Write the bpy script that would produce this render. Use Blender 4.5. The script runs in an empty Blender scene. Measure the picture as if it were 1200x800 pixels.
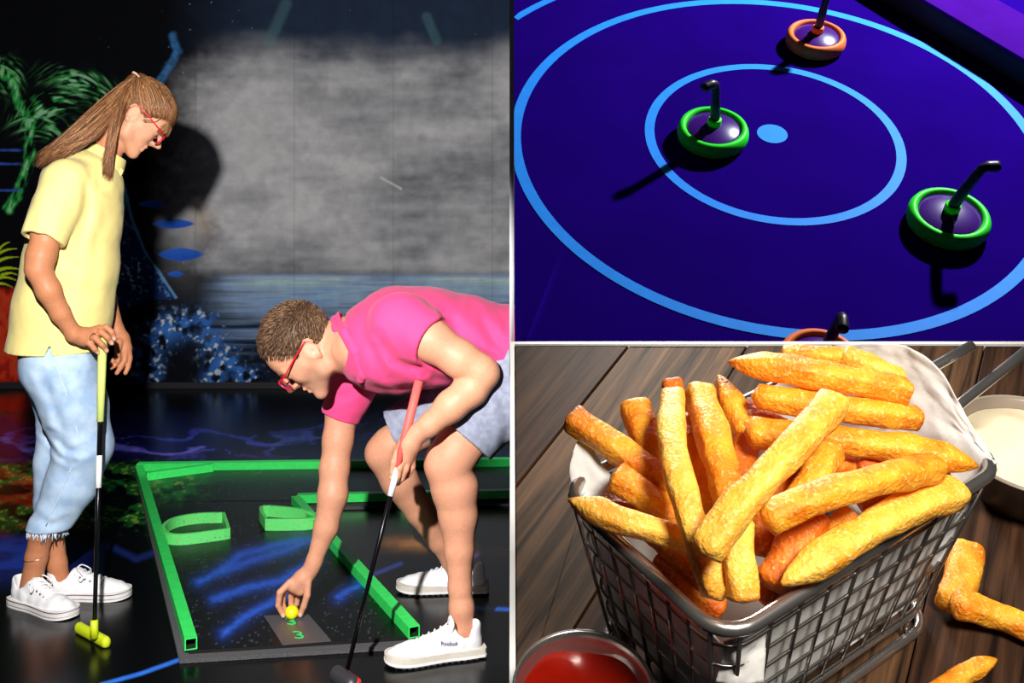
import bpy, bmesh, math, random
import numpy as np
from mathutils import Vector, Matrix
random.seed(7); rng = np.random.default_rng(7)
SC = bpy.context.scene
COL = SC.collection
# ------------------------------------------------------------------ camera
F = 1200.0; PX, PY = 600.0, 233.0; CH = 1.29          # focal length in pixels, principal point, lens height
cd = bpy.data.cameras.new('camera'); cam = bpy.data.objects.new('camera', cd); COL.objects.link(cam)
cam.location = (0, 0, CH); cam.rotation_euler = (math.pi/2, 0, 0)
cd.sensor_width = 36; cd.lens = 36*F/1200; cd.shift_y = -(400-PY)/1200; cd.clip_start = 0.02; cd.clip_end = 60
SC.camera = cam
# ------------------------------------------------------------------ world, lights, exposure
w = bpy.data.worlds.new('World'); SC.world = w; w.use_nodes = True
w.node_tree.nodes['Background'].inputs[0].default_value = (0.55, 0.6, 0.75, 1)
w.node_tree.nodes['Background'].inputs[1].default_value = 0.012
SC.view_settings.view_transform = 'Standard'; SC.view_settings.look = 'None'
SC.view_settings.exposure = 0; SC.view_settings.gamma = 1; SC.view_settings.use_curve_mapping = False
def spot(name, loc, target, power, half, blend, radius, color=(1, 1, 1)):
    d = bpy.data.lights.new(name, 'SPOT'); o = bpy.data.objects.new(name, d); COL.objects.link(o)
    o.location = loc; o.rotation_euler = (Vector(target)-Vector(loc)).to_track_quat('-Z', 'Y').to_euler()
    d.energy = power; d.spot_size = 2*math.radians(half); d.spot_blend = blend; d.shadow_soft_size = radius; d.color = color
    return o
def aim(loc, az, el):
    az, el = math.radians(az), math.radians(el)
    return (loc[0]+math.sin(az)*math.cos(el), loc[1]+math.cos(az)*math.cos(el), loc[2]+math.sin(el))
FL = (-0.53, 1.0, 1.62)
spot('flash_lamp', FL, aim(FL, -12.8, -17), 450, 34.3, 0.06, 0.025, (1.0, 0.97, 0.95))
# black light over the rink, added unseen lights for the food
RINK_LAMP = (2.08, 2.89, 3.56)
spot('black_light_lamp', RINK_LAMP, (0.75, 2.80, 1.38), 520, 36, 0.5, 0.05, (0.95, 1.0, 1.0))
FOOD_FILL = (0.20, -0.02, 1.50)
spot('food_fill_light', FOOD_FILL, (0.19, 0.40, 1.10), 23, 27, 0.5, 0.08, (1.0, 0.93, 0.82))  # added near the lens to brighten the basket's front faces
spot('food_back_fill', (0.10, 0.86, 1.55), (0.17, 0.44, 1.12), 20, 24, 0.6, 0.06, (1.0, 0.95, 0.88))  # added behind the food in place of soft window light

# ------------------------------------------------------------------ helpers
def at(px, py, Y): return Vector(((px-PX)/F*Y, Y, CH-(py-PY)/F*Y))
def on_z(px, py, z=0.0): return at(px, py, F*(CH-z)/(py-PY))
def tilt_plane(alpha, k):
    """pixel -> point on a plane that rises away from the lens at angle alpha, lifted n along its normal"""
    t = math.tan(alpha); nrm = Vector((0, -math.sin(alpha), math.cos(alpha)))
    def f(px, py, n=0.0):
        kk = k - n/math.cos(alpha); s = -(py-PY)/F
        Y = kk/(t-s); return at(px, py, Y)
    f.n = nrm; f.v = Vector((0, math.cos(alpha), math.sin(alpha))); f.u = Vector((1, 0, 0)); f.k = k; f.t = t
    return f
def link(o, parent=None):
    COL.objects.link(o)
    if parent is not None: o.parent = parent
    return o
def mesh_obj(name, verts, faces, mat, parent=None, smooth=False):
    me = bpy.data.meshes.new(name); me.from_pydata([tuple(v) for v in verts], [], faces); me.update()
    if mat: me.materials.append(mat)
    if smooth: me.polygons.foreach_set('use_smooth', [True]*len(me.polygons))
    return link(bpy.data.objects.new(name, me), parent)
def np_obj(name, v, q, mat, parent=None, smooth=True, col=None):
    """verts (n,3), quads (m,4) numpy -> mesh object, optional per-vertex colour"""
    me = bpy.data.meshes.new(name); n, m = len(v), len(q); k = q.shape[1]
    me.vertices.add(n); me.vertices.foreach_set('co', np.ascontiguousarray(v, np.float32).ravel())
    me.loops.add(m*k); me.loops.foreach_set('vertex_index', np.ascontiguousarray(q, np.int32).ravel())
    me.polygons.add(m); me.polygons.foreach_set('loop_start', np.arange(0, m*k, k, dtype=np.int32))
    me.polygons.foreach_set('use_smooth', np.full(m, smooth, bool))
    me.update(calc_edges=True); me.validate()
    if col is not None:
        a = me.color_attributes.new('Col', 'FLOAT_COLOR', 'POINT')
        c = np.ones((n, 4), np.float32); c[:, :3] = col; a.data.foreach_set('color', c.ravel())
    if mat: me.materials.append(mat)
    return link(bpy.data.objects.new(name, me), parent)
def bm_obj(name, bm, mat, parent=None, smooth=False):
    me = bpy.data.meshes.new(name); bm.normal_update(); bm.to_mesh(me); bm.free()
    if mat: me.materials.append(mat)
    if smooth: me.polygons.foreach_set('use_smooth', [True]*len(me.polygons))
    return link(bpy.data.objects.new(name, me), parent)
def empty(name, loc=(0, 0, 0)):
    o = bpy.data.objects.new(name, None); o.empty_display_size = 0.05; COL.objects.link(o); o.location = loc
    bpy.context.view_layer.update(); return o
def adopt(child, parent):
    """parent while keeping the world position"""
    child.parent = parent; child.matrix_parent_inverse = Matrix.Translation(-Vector(parent.location)); return child
def tag(o, label=None, cat=None, group=None, kind=None):
    if label: o['label'] = label
    if cat: o['category'] = cat
    if group: o['group'] = group
    if kind: o['kind'] = kind
    return o
def frame_of(d, up=Vector((0, 0, 1))):
    d = Vector(d).normalized()
    if abs(d.dot(up)) > 0.98: up = Vector((1, 0, 0))
    a = d.cross(up).normalized(); b = a.cross(d).normalized(); return a, b
def tube_data(pts, rad, seg=8, closed=False, caps=True):
    pts = [Vector(p) for p in pts]; n = len(pts)
    if not hasattr(rad, '__len__'): rad = [rad]*n
    vs, fs = [], []; pa = None
    for i, p in enumerate(pts):
        if closed: t = pts[(i+1) % n]-pts[i-1]
        else: t = pts[min(i+1, n-1)]-pts[max(i-1, 0)]
        if t.length < 1e-9: t = Vector((0, 0, 1))
        t.normalize()
        if pa is None: a, b = frame_of(t)
        else:
            a = (pa-t*pa.dot(t))
            if a.length < 1e-6: a, _ = frame_of(t)
            a.normalize(); b = t.cross(a)
        pa = a; b = t.cross(a)
        for j in range(seg):
            th = 2*math.pi*j/seg; vs.append(p+(a*math.cos(th)+b*math.sin(th))*rad[i])
    for i in range(n if closed else n-1):
        for j in range(seg):
            i2 = (i+1) % n; fs.append((i*seg+j, i*seg+(j+1) % seg, i2*seg+(j+1) % seg, i2*seg+j))
    if caps and not closed:
        fs.append(tuple(reversed(range(seg)))); fs.append(tuple((n-1)*seg+j for j in range(seg)))
    return vs, fs
def tubes(name, items, mat, parent=None, seg=6, smooth=True):
    V, Fc = [], []
    for pts, r in items:
        v, f = tube_data(pts, r, seg); o = len(V); V += v; Fc += [tuple(i+o for i in q) for q in f]
    return mesh_obj(name, V, Fc, mat, parent, smooth)
def tube(name, pts, r, mat, parent=None, seg=10, closed=False):
    v, f = tube_data(pts, r, seg, closed); return mesh_obj(name, v, f, mat, parent, True)
def bez(p, n=10):
    """Catmull-Rom through points"""
    p = [Vector(q) for q in p]; out = []
    for i in range(len(p)-1):
        a = p[i-1] if i else p[0]*2-p[1]; b, c = p[i], p[i+1]; d = p[i+2] if i+2 < len(p) else p[-1]*2-p[-2]
        for k in range(n):
            t = k/n; out.append(0.5*((2*b)+(c-a)*t+(2*a-5*b+4*c-d)*t*t+(3*b-a-3*c+d)*t**3))
    return out+[p[-1]]
def box_axes(o, ux, uy, uz):
    """8 verts and 6 faces of a box at corner o with edge vectors ux, uy, uz"""
    o, ux, uy, uz = map(Vector, (o, ux, uy, uz))
    v = [o, o+ux, o+ux+uy, o+uy, o+uz, o+ux+uz, o+ux+uy+uz, o+uy+uz]
    return v, [(0, 3, 2, 1), (4, 5, 6, 7), (0, 1, 5, 4), (1, 2, 6, 5), (2, 3, 7, 6), (3, 0, 4, 7)]
def bevel_obj(name, v, f, mat, parent=None, bev=0.002, seg=2):
    bm = bmesh.new(); bv = [bm.verts.new(p) for p in v]
    for q in f: bm.faces.new([bv[i] for i in q])
    bmesh.ops.recalc_face_normals(bm, faces=bm.faces)
    if bev: bmesh.ops.bevel(bm, geom=list(bm.edges), offset=bev, segments=seg, affect='EDGES', profile=0.6)
    return bm_obj(name, bm, mat, parent)
def prism(name, poly, dz, mat, parent=None, bev=0.0):
    """polygon (3D points) extruded by vector dz"""
    n = len(poly); dz = Vector(dz); v = [Vector(p) for p in poly]+[Vector(p)+dz for p in poly]
    f = [tuple(reversed(range(n))), tuple(range(n, 2*n))]+[(i, (i+1) % n, n+(i+1) % n, n+i) for i in range(n)]
    return bevel_obj(name, v, f, mat, parent, bev, 1)
def lathe(name, prof, mat, M, parent=None, seg=48, smooth=True, close=False):
    """profile [(r,z)] revolved about local z, M = 4x4 world matrix"""
    V, Fc = [], []; n = len(prof)
    for i, (r, z) in enumerate(prof):
        for j in range(seg):
            a = 2*math.pi*j/seg; V.append(M @ Vector((r*math.cos(a), r*math.sin(a), z)))
    for i in range(n if close else n-1):
        for j in range(seg):
            i2 = (i+1) % n; Fc.append((i*seg+j, i*seg+(j+1) % seg, i2*seg+(j+1) % seg, i2*seg+j))
    if not close and prof[0][0] < 2e-3: Fc.append(tuple(reversed(range(seg))))
    if not close and prof[-1][0] < 2e-3: Fc.append(tuple((n-1)*seg+j for j in range(seg)))
    return mesh_obj(name, V, Fc, mat, parent, smooth)
def basis(o, x, y, z):
    M = Matrix.Identity(4)
    for i, a in enumerate((x, y, z)):
        for r in range(3): M[r][i] = a[r]
    for r in range(3): M[r][3] = o[r]
    return M
def text_obj(name, body, size, M, mat, parent, depth=0.0005):
    c = bpy.data.curves.new(name, 'FONT'); c.body = body; c.size = size; c.extrude = depth; c.align_x = 'CENTER'; c.align_y = 'CENTER'
    t = bpy.data.objects.new(name, c); COL.objects.link(t); t.matrix_world = M
    bpy.context.view_layer.update()
    me = bpy.data.meshes.new_from_object(t.evaluated_get(bpy.context.evaluated_depsgraph_get())); me.transform(M)
    bpy.data.objects.remove(t); bpy.data.curves.remove(c)
    me.materials.clear(); me.materials.append(mat); me.name = name
    return link(bpy.data.objects.new(name, me), parent)
def lin(*c):
    return tuple((x/255/12.92 if x/255 <= 0.04045 else ((x/255+0.055)/1.055)**2.4) for x in c)
# ------------------------------------------------------------------ materials
def mat(name, col, rough=0.5, metal=0.0, var=0.0, scale=30, bump=0.0, bscale=None, spec=0.5, sss=0.0, coat=0.0, attr=False, stretch=None, col2=None, trans=0.0, alpha=1.0, sheen=0.0):
    m = bpy.data.materials.new(name); m.use_nodes = True; nt = m.node_tree; N, L = nt.nodes, nt.links; b = N['Principled BSDF']
    b.inputs['Roughness'].default_value = rough; b.inputs['Metallic'].default_value = metal
    b.inputs['Specular IOR Level'].default_value = spec; b.inputs['Coat Weight'].default_value = coat
    b.inputs['Subsurface Weight'].default_value = sss; b.inputs['Transmission Weight'].default_value = trans
    b.inputs['Alpha'].default_value = alpha; b.inputs['Sheen Weight'].default_value = sheen
    if sss: b.inputs['Subsurface Radius'].default_value = (0.012, 0.005, 0.003); b.inputs['Subsurface Scale'].default_value = 1.0
    tc = N.new('ShaderNodeTexCoord'); src = tc.outputs['Object']
    if stretch:
        mp = N.new('ShaderNodeMapping'); L.new(src, mp.inputs[0])
        mp.inputs['Rotation'].default_value = stretch[0]; mp.inputs['Scale'].default_value = stretch[1]; src = mp.outputs[0]
    base = None
    if attr:
        a = N.new('ShaderNodeAttribute'); a.attribute_name = 'Col'; base = a.outputs['Color']
    if var or col2:
        nz = N.new('ShaderNodeTexNoise'); nz.inputs['Scale'].default_value = scale; nz.inputs['Detail'].default_value = 5; L.new(src, nz.inputs['Vector'])
        mx = N.new('ShaderNodeMix'); mx.data_type = 'RGBA'
        if col2:
            cr = N.new('ShaderNodeMapRange'); cr.inputs[1].default_value = 0.35; cr.inputs[2].default_value = 0.65
            L.new(nz.outputs['Fac'], cr.inputs[0]); L.new(cr.outputs[0], mx.inputs['Factor'])
            mx.inputs['A'].default_value = (*col, 1); mx.inputs['B'].default_value = (*col2, 1)
        else:
            mx.blend_type = 'MULTIPLY'; mx.inputs['Factor'].default_value = 1.0
            mr = N.new('ShaderNodeMapRange'); mr.inputs[1].default_value = 0.3; mr.inputs[2].default_value = 0.7
            mr.inputs[3].default_value = 1-var; mr.inputs[4].default_value = 1+var
            L.new(nz.outputs['Fac'], mr.inputs[0]); L.new(mr.outputs[0], mx.inputs['B'])
            if base: L.new(base, mx.inputs['A'])
            else: mx.inputs['A'].default_value = (*col, 1)
        base = mx.outputs['Result']
    if base: L.new(base, b.inputs['Base Color'])
    else: b.inputs['Base Color'].default_value = (*col, 1)
    if bump:
        n2 = N.new('ShaderNodeTexNoise'); n2.inputs['Scale'].default_value = bscale or scale*3; n2.inputs['Detail'].default_value = 4; L.new(src, n2.inputs['Vector'])
        bp = N.new('ShaderNodeBump'); bp.inputs['Strength'].default_value = bump; bp.inputs['Distance'].default_value = 0.002
        L.new(n2.outputs['Fac'], bp.inputs['Height']); L.new(bp.outputs[0], b.inputs['Normal'])
    return m
# ------------------------------------------------------------------ numpy noise
def _h(ix, iy, iz, seed):
    n = (ix*374761393 + iy*668265263 + iz*2147483647 + seed*974634777) & 0xffffffff
    n = ((n ^ (n >> 13))*1274126177) & 0xffffffff
    return ((n ^ (n >> 16)) & 0xffff)/65535.0
def vnoise(x, y, z=None, seed=0):
    z = np.zeros_like(x) if z is None else z
    ix, iy, iz = (np.floor(a).astype(np.int64) for a in (x, y, z)); fx, fy, fz = x-ix, y-iy, z-iz
    fx, fy, fz = (a*a*(3-2*a) for a in (fx, fy, fz)); r = 0
    for dx in (0, 1):
        for dy in (0, 1):
            for dz in (0, 1):
                r = r + _h(ix+dx, iy+dy, iz+dz, seed)*(fx if dx else 1-fx)*(fy if dy else 1-fy)*(fz if dz else 1-fz)
    return r
def fbm(x, y, z=None, seed=0, oct=4):
    s, a, t = 0, 1.0, 0
    for o in range(oct):
        s = s+a*vnoise(x*2**o, y*2**o, None if z is None else z*2**o, seed+o); t += a; a *= 0.5
    return s/t
def sstep(a, b, x):
    t = np.clip((x-a)/(b-a), 0, 1); return t*t*(3-2*t)
# ------------------------------------------------------------------ signed-distance modelling (smooth bodies, cloth)
def smin(a, b, k):
    if k <= 0: return np.minimum(a, b)
    h = np.maximum(k-np.abs(a-b), 0)/k; return np.minimum(a, b)-h*h*k*0.25
class SDF:
    def __init__(s, h): s.h = h; s.ops = []
    def rc(s, a, b, ra, rb, k=0.0, n=None, q=1.0, cut=None, op='u'):
        """tapered limb a->b; n,q: widen by q along axis n; cut=(point, normal): keep the side against the normal"""
        a, b = np.array(a, float), np.array(b, float); ab = b-a; L2 = max(ab@ab, 1e-12)
        nn = None if n is None else np.array(Vector(n).normalized())
        R = max(ra, rb)*max(q, 1)
        def f(x, y, z):
            t = np.clip(((x-a[0])*ab[0]+(y-a[1])*ab[1]+(z-a[2])*ab[2])/L2, 0, 1)
            ex, ey, ez = x-a[0]-t*ab[0], y-a[1]-t*ab[1], z-a[2]-t*ab[2]
            if nn is not None:
                en = ex*nn[0]+ey*nn[1]+ez*nn[2]; c = en/q-en
                ex, ey, ez = ex+c*nn[0], ey+c*nn[1], ez+c*nn[2]
            d = np.sqrt(ex*ex+ey*ey+ez*ez)-(ra+t*(rb-ra))
            if cut is not None:
                p, m = cut; d = np.maximum(d, (x-p[0])*m[0]+(y-p[1])*m[1]+(z-p[2])*m[2])
            return d
        s.ops.append((op, f, np.minimum(a, b)-R, np.maximum(a, b)+R, k)); return s
    def chain(s, pts, k=0.0, n=None, cut=None, op='u'):
        """pts: (point, r) or (point, r, q)"""
        for i in range(len(pts)-1):
            A, B = pts[i], pts[i+1]; qa = (A[2] if len(A) > 2 else 1.0); qb = (B[2] if len(B) > 2 else 1.0)
            s.rc(A[0], B[0], A[1], B[1], k, n, (qa+qb)/2, cut, op)
        return s
    def ell(s, c, ax, r, k=0.0, op='u'):
        """ellipsoid: centre, three unit axes, three radii"""
        c = np.array(c, float); A = np.array([list(v) for v in ax], float); r = np.array(r, float); R = max(r)
        def f(x, y, z):
            X = [((x-c[0])*A[i][0]+(y-c[1])*A[i][1]+(z-c[2])*A[i][2]) for i in range(3)]
            k0 = np.sqrt(sum((X[i]/r[i])**2 for i in range(3))); k1 = np.sqrt(sum((X[i]/r[i]**2)**2 for i in range(3)))+1e-9
            return k0*(k0-1)/k1
        s.ops.append((op, f, c-R, c+R, k)); return s
    def fn(s, f, lo, hi, k=0.0, op='u'): s.ops.append((op, f, np.array(lo, float), np.array(hi, float), k)); return s
    def build(s, pad=0.02):
        h = s.h; lo = np.min([o[2] for o in s.ops if o[0] == 'u'], axis=0)-pad; hi = np.max([o[3] for o in s.ops if o[0] == 'u'], axis=0)+pad
        n = np.ceil((hi-lo)/h).astype(int)+1; fld = np.full(n, 0.05, np.float32)
        ax = [lo[i]+h*np.arange(n[i]) for i in range(3)]
        for op, f, l, u, k in s.ops:
            if op == 'disp' or op == 'shell':
                m = np.abs(fld) < (4*h if op == 'disp' else 1)
                if op == 'disp':
                    I = np.nonzero(m); fld[I] += f(ax[0][I[0]], ax[1][I[1]], ax[2][I[2]])
                else: fld = np.maximum(fld, -(fld+f))
                continue
            m = k+3*h+(0.03 if op == 'u' else 0.0)
            i0 = np.maximum(np.floor((l-m-lo)/h).astype(int), 0); i1 = np.minimum(np.ceil((u+m-lo)/h).astype(int)+1, n)
            if (i1 <= i0).any(): continue
            sl = tuple(slice(i0[i], i1[i]) for i in range(3))
            x, y, z = np.meshgrid(*[ax[i][sl[i]] for i in range(3)], indexing='ij', sparse=True)
            d = f(x, y, z)
            if op == 'u': fld[sl] = smin(fld[sl], d, k)
            elif op == 'i': fld[sl] = np.maximum(fld[sl], d)
            else: fld[sl] = -smin(-fld[sl], d, k)
        fld[0], fld[-1], fld[:, 0], fld[:, -1], fld[:, :, 0], fld[:, :, -1] = (0.05,)*6
        return surface_nets(fld, lo, h)
    def disp(s, f): s.ops.append(('disp', f, None, None, 0)); return s
    def shell(s, t): s.ops.append(('shell', t, None, None, 0)); return s
    def obj(s, name, mat, parent=None, colf=None):
        v, q = s.build(); return np_obj(name, v, q, mat, parent, True, None if colf is None else colf(v))
def surface_nets(f, lo, h):
    ins = f < 0; c = [ins[i:f.shape[0]-1+i, j:f.shape[1]-1+j, k:f.shape[2]-1+k] for i in (0, 1) for j in (0, 1) for k in (0, 1)]
    al, an = c[0].copy(), c[0].copy()
    for m in c[1:]: al &= m; an |= m
    act = an & ~al; I = np.array(np.nonzero(act)); N = I.shape[1]
    idx = np.full(act.shape, -1, np.int32); idx[tuple(I)] = np.arange(N)
    cv = {(i, j, k): f[I[0]+i, I[1]+j, I[2]+k].astype(np.float64) for i in (0, 1) for j in (0, 1) for k in (0, 1)}
    P = np.zeros((3, N)); W = np.zeros(N)
    for axis in range(3):
        o = [a for a in range(3) if a != axis]
        for a in (0, 1):
            for b in (0, 1):
                k0 = [0, 0, 0]; k0[o[0]] = a; k0[o[1]] = b; k1 = list(k0); k1[axis] = 1
                v0, v1 = cv[tuple(k0)], cv[tuple(k1)]; m = (v0 < 0) != (v1 < 0)
                t = np.where(m, v0/np.where(m, v0-v1, 1), 0)
                for d in range(3): P[d] += np.where(m, (t if d == axis else k0[d]), 0)
                W += m
    V = (lo[:, None]+(I+P/W)*h).T
    Q = []
    for axis in range(3):
        o = [(axis+1) % 3, (axis+2) % 3]
        s0 = [slice(1, -1)]*3; s0[axis] = slice(0, -1); s1 = list(s0); s1[axis] = slice(1, None)
        A, B = ins[tuple(s0)], ins[tuple(s1)]
        for flip, m in ((False, A & ~B), (True, ~A & B)):
            J = np.array(np.nonzero(m)); off = np.ones(3, int); off[axis] = 0; J = J+off[:, None]
            q = []
            for (a, b) in ((-1, -1), (0, -1), (0, 0), (-1, 0)):
                K = J.copy(); K[o[0]] += a; K[o[1]] += b; q.append(idx[K[0], K[1], K[2]])
            q = np.array(q).T
            Q.append(q[:, ::-1] if flip else q)
    Q = np.concatenate(Q); Q = Q[(Q >= 0).all(axis=1)]
    return V, Q
# ------------------------------------------------------------------ room: mural wall and painted floor
WALL_Y = 6.97
def seg_dist(px, py, pts):
    d = np.full(px.shape, 1e9)
    for (x0, y0), (x1, y1) in zip(pts[:-1], pts[1:]):
        dx, dy = x1-x0, y1-y0; t = np.clip(((px-x0)*dx+(py-y0)*dy)/(dx*dx+dy*dy+1e-9), 0, 1)
        d = np.minimum(d, np.hypot(px-x0-t*dx, py-y0-t*dy))
    return d
def in_poly(px, py, poly):
    r = np.zeros(px.shape, bool); n = len(poly)
    for i in range(n):
        (x0, y0), (x1, y1) = poly[i], poly[(i+1) % n]
        c = ((y0 > py) != (y1 > py)) & (px < (x1-x0)*(py-y0)/(y1-y0+1e-12)+x0); r ^= c
    return r
def over(c, rgb, m):
    m = np.clip(m, 0, 1)[..., None]; return c*(1-m)+np.array(lin(*rgb))*m
def lerp3(a, b, t): return np.array(lin(*a))*(1-t[..., None])+np.array(lin(*b))*t[..., None]
def paint_wall(px, py):
    n1 = fbm(px/60, py/40, seed=3); n2 = fbm(px/9, py/9, seed=5); n3 = fbm((.8*px+.6*py)/4.2+1.2*n2, (.8*py-.6*px)/4.2+1.2*n1, seed=8, oct=3); hz = fbm(px/60, py/11, seed=11)
    c = np.zeros(px.shape+(3,))+np.array(lin(3, 4, 8))
    # dim blue band above the cloud, then the airbrushed grey cloud
    c = over(c, (30, 42, 62), sstep(190, 330, px+60*(n1-.5))*0.75)
    left = 222+60*(n1-.5)+np.where(py > 200, (py-200)*0.05, 0)+np.where(py < 110, (110-py)*0.5, 0)
    cl = sstep(-40, 46, px-left+22*(n2-.5))*sstep(34, 92, py+30*(n1-.5))*(1-sstep(312, 330, py))
    cl = np.maximum(cl, np.exp(-(((px-222)/30)**2+((py-262)/52)**2))*0.75)
    tone = np.clip(0.40+0.38*(hz-.5)+0.55*(n1-.5)+0.16*(n2-.5)+0.26*sstep(520, 330, px)*sstep(60, 150, py)*sstep(330, 230, py), 0, 1)
    g = lerp3((62, 65, 72), (178, 177, 178), tone)
    c = c*(1-cl[..., None])+g*cl[..., None]
    c = over(c, (150, 125, 90), 0.35*np.exp(-(((px-238)/14)**2+((py-258)/20)**2)))
    # horizon and water streaks
    wv = fbm(px/90, py/4.5, seed=21); m = sstep(225, 300, px+30*(n1-.5))*sstep(318, 326, py)
    dark = sstep(322, 420, py)
    wc = lerp3((120, 140, 165), (16, 26, 48), np.clip(dark+1.3*(0.5-wv), 0, 1))
    c = c*(1-m[..., None])+wc*m[..., None]
    c = over(c, (150, 175, 200), m*sstep(.56, .72, wv)*sstep(345, 325, py)*0.8)
    c = over(c, (40, 90, 170), m*sstep(.5, .75, wv)*sstep(325, 345, py)*sstep(410, 350, py)*0.6)
    c = over(c, (3, 4, 8), sstep(395, 432, py+14*(n2-.5))*0.9)
    # glowing ovals
    for x, y, a, b in ((212, 298, 27, 8), (203, 262, 25, 6), (178, 239, 16, 4.5), (206, 321, 10, 3.5)):
        e = np.abs((px-x)/a)**1.4+np.abs((py-y)/b)**1.7; c = over(c, (34, 78, 175), sstep(1.08, 0.8, e))
        c = over(c, (20, 50, 150), sstep(1.0, 0.7, e)*sstep(y-b, y+b, py)*.6)
    # blue creature with a frothy flank
    cr = in_poly(px+5*(n2-.5), py, [(126, 212), (146, 214), (153, 238), (155, 258), (168, 292), (188, 324), (206, 350), (170, 352), (150, 362), (118, 360), (110, 290)])*1.0
    c = over(c, (15, 38, 88), cr*(0.5+0.5*n2)); c = over(c, (50, 150, 160), cr*np.exp(-(((px-144)/9)**2+((py-228)/12)**2)))
    c = over(c, (130, 185, 225), cr*sstep(.60, .78, n3)*(np.exp(-(((px-150)/18)**2+((py-314)/22)**2))*1.1+0.22))
    c = over(c, (95, 150, 205), sstep(2.4, .6, seg_dist(px, py, [(146, 216), (154, 255), (170, 295), (206, 348)])+2*(n2-.5))*0.6)
    c = over(c, (60, 170, 160), sstep(.66, .8, n3)*np.exp(-(((px-150)/22)**2+((py-345)/10)**2)))
    # breaking waves
    d = seg_dist(px, py, [(172, 436), (168, 412), (180, 395), (205, 382), (238, 378), (247, 400)]); ar = np.exp(-(d/15)**2)
    d2 = seg_dist(px, py, [(250, 445), (262, 415), (278, 428), (295, 446)]); ar = np.maximum(ar, np.exp(-(d2/12)**2))
    c = over(c, (40, 85, 150), ar*sstep(.35, .6, n2)); c = over(c, (205, 228, 245), ar*sstep(.58, .74, n3)*sstep(.35, .6, n2))
    # green tree, its drooping fronds, grass and a red bed
    st = fbm(px/4+py/20, py/12, seed=31, oct=3)
    d = seg_dist(px+7*(n2-.5), py, [(-5, 72), (12, 95), (22, 116), (34, 140), (36, 165), (33, 192), (24, 220), (10, 245)])
    c = over(c, (38, 130, 58), sstep(8, 3, d)*sstep(.3, .62, st)); c = over(c, (130, 215, 130), sstep(6, 1, d)*sstep(.58, .72, st)*.8)
    for x, y, a, b, an in ((58, 122, 30, 14, -.35), (48, 148, 26, 10, .15), (86, 92, 34, 8, .12), (108, 108, 30, 9, .35), (8, 90, 14, 14, .6), (74, 150, 18, 8, .4)):
        X = (px-x)*math.cos(an)+(py-y)*math.sin(an); Y = -(px-x)*math.sin(an)+(py-y)*math.cos(an)
        e = np.exp(-((X/a)**2+(Y/b)**2)); s2 = fbm((X+.02*Y*Y)/13, (Y-.012*X*X)/3.0, seed=int(x), oct=2)
        c = over(c, (34, 120, 48), e*sstep(.5, .66, s2)*1.2); c = over(c, (160, 225, 170), e*sstep(.66, .78, s2)*.8)
    d = seg_dist(px+6*(n2-.5), py, [(203, 42), (208, 60), (198, 78), (188, 96)]); c = over(c, (48, 100, 150), sstep(7, 2, d)*(0.25+n3*.8))
    for x0, y0, x1, y1, wd in ((-6, 300, 20, 292, 2.6), (-6, 308, 23, 302, 2.8), (-6, 318, 24, 316, 3.0), (-6, 326, 22, 330, 2.6), (-4, 296, 12, 284, 2.2), (2, 322, 24, 324, 2.0), (-6, 333, 16, 338, 2.2)):
        t_ = np.clip((px-x0)/(x1-x0), 0, 1); dd = seg_dist(px, py+3*np.sin(t_*3), [(x0, y0), (x1, y1)]); c = over(c, (150, 215, 24), sstep(wd*(1.15-t_), wd*(.5-.5*t_), dd)*(.6+.6*n2))
    e = sstep(34, 12, px+14*(n1-.5))*sstep(-70, -10, px+60*(n2-.5))*sstep(334, 346, py)*sstep(475, 430, py); c = over(c, (225, 48, 22), e*(0.25+1.0*sstep(.3, .75, n2)))
    for y in (176, 192, 223): c = over(c, (40, 70, 150), sstep(2.0, .6, np.abs(py-y)+2*(n2-.5))*sstep(30, 18, px)*sstep(-60, -10, px)*.8)
    # flecks and scuffs
    c = over(c, (220, 215, 200), sstep(1.8, .8, seg_dist(px, py, [(446, 208), (470, 221)]))*.7)
    c = over(c, (190, 200, 215), sstep(.985, .995, vnoise(px/2.5, py/2.5, seed=77))*.5*sstep(60, 240, px)*sstep(330, 300, py))
    c = over(c, (80, 120, 125), .22*sstep(10, 3, seg_dist(px, py, [(335, 5), (315, 50)]))+.22*sstep(8, 3, seg_dist(px, py, [(500, 20), (512, 48)])))
    return np.clip(c*2.9, 0, 0.92)
M_wall = mat('mural_paint', (1, 1, 1), rough=0.75, attr=True, var=0.10, scale=14, bump=0.12, bscale=120, spec=0.15)
M_black = mat('black_paint', lin(9, 9, 11), rough=0.6, var=0.2, scale=6, bump=0.1, bscale=80)
M_white = mat('white_laminate', (0.86, 0.86, 0.86), rough=0.5, var=0.02, scale=20)
WX0, WX1, WZ = -5.0, 2.6, 3.1
v, f = box_axes((WX0, WALL_Y+0.012, 0), (WX1-WX0, 0, 0), (0, 0.12, 0), (0, 0, WZ)); wall = mesh_obj('wall_back', v, f, M_black); tag(wall, kind='structure')
seams = [WX0]+[(x-PX)/F*WALL_Y for x in (-100, 113, 229, 345, 461, 577)]+[0.62, 1.3, 1.95, WX1]
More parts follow.
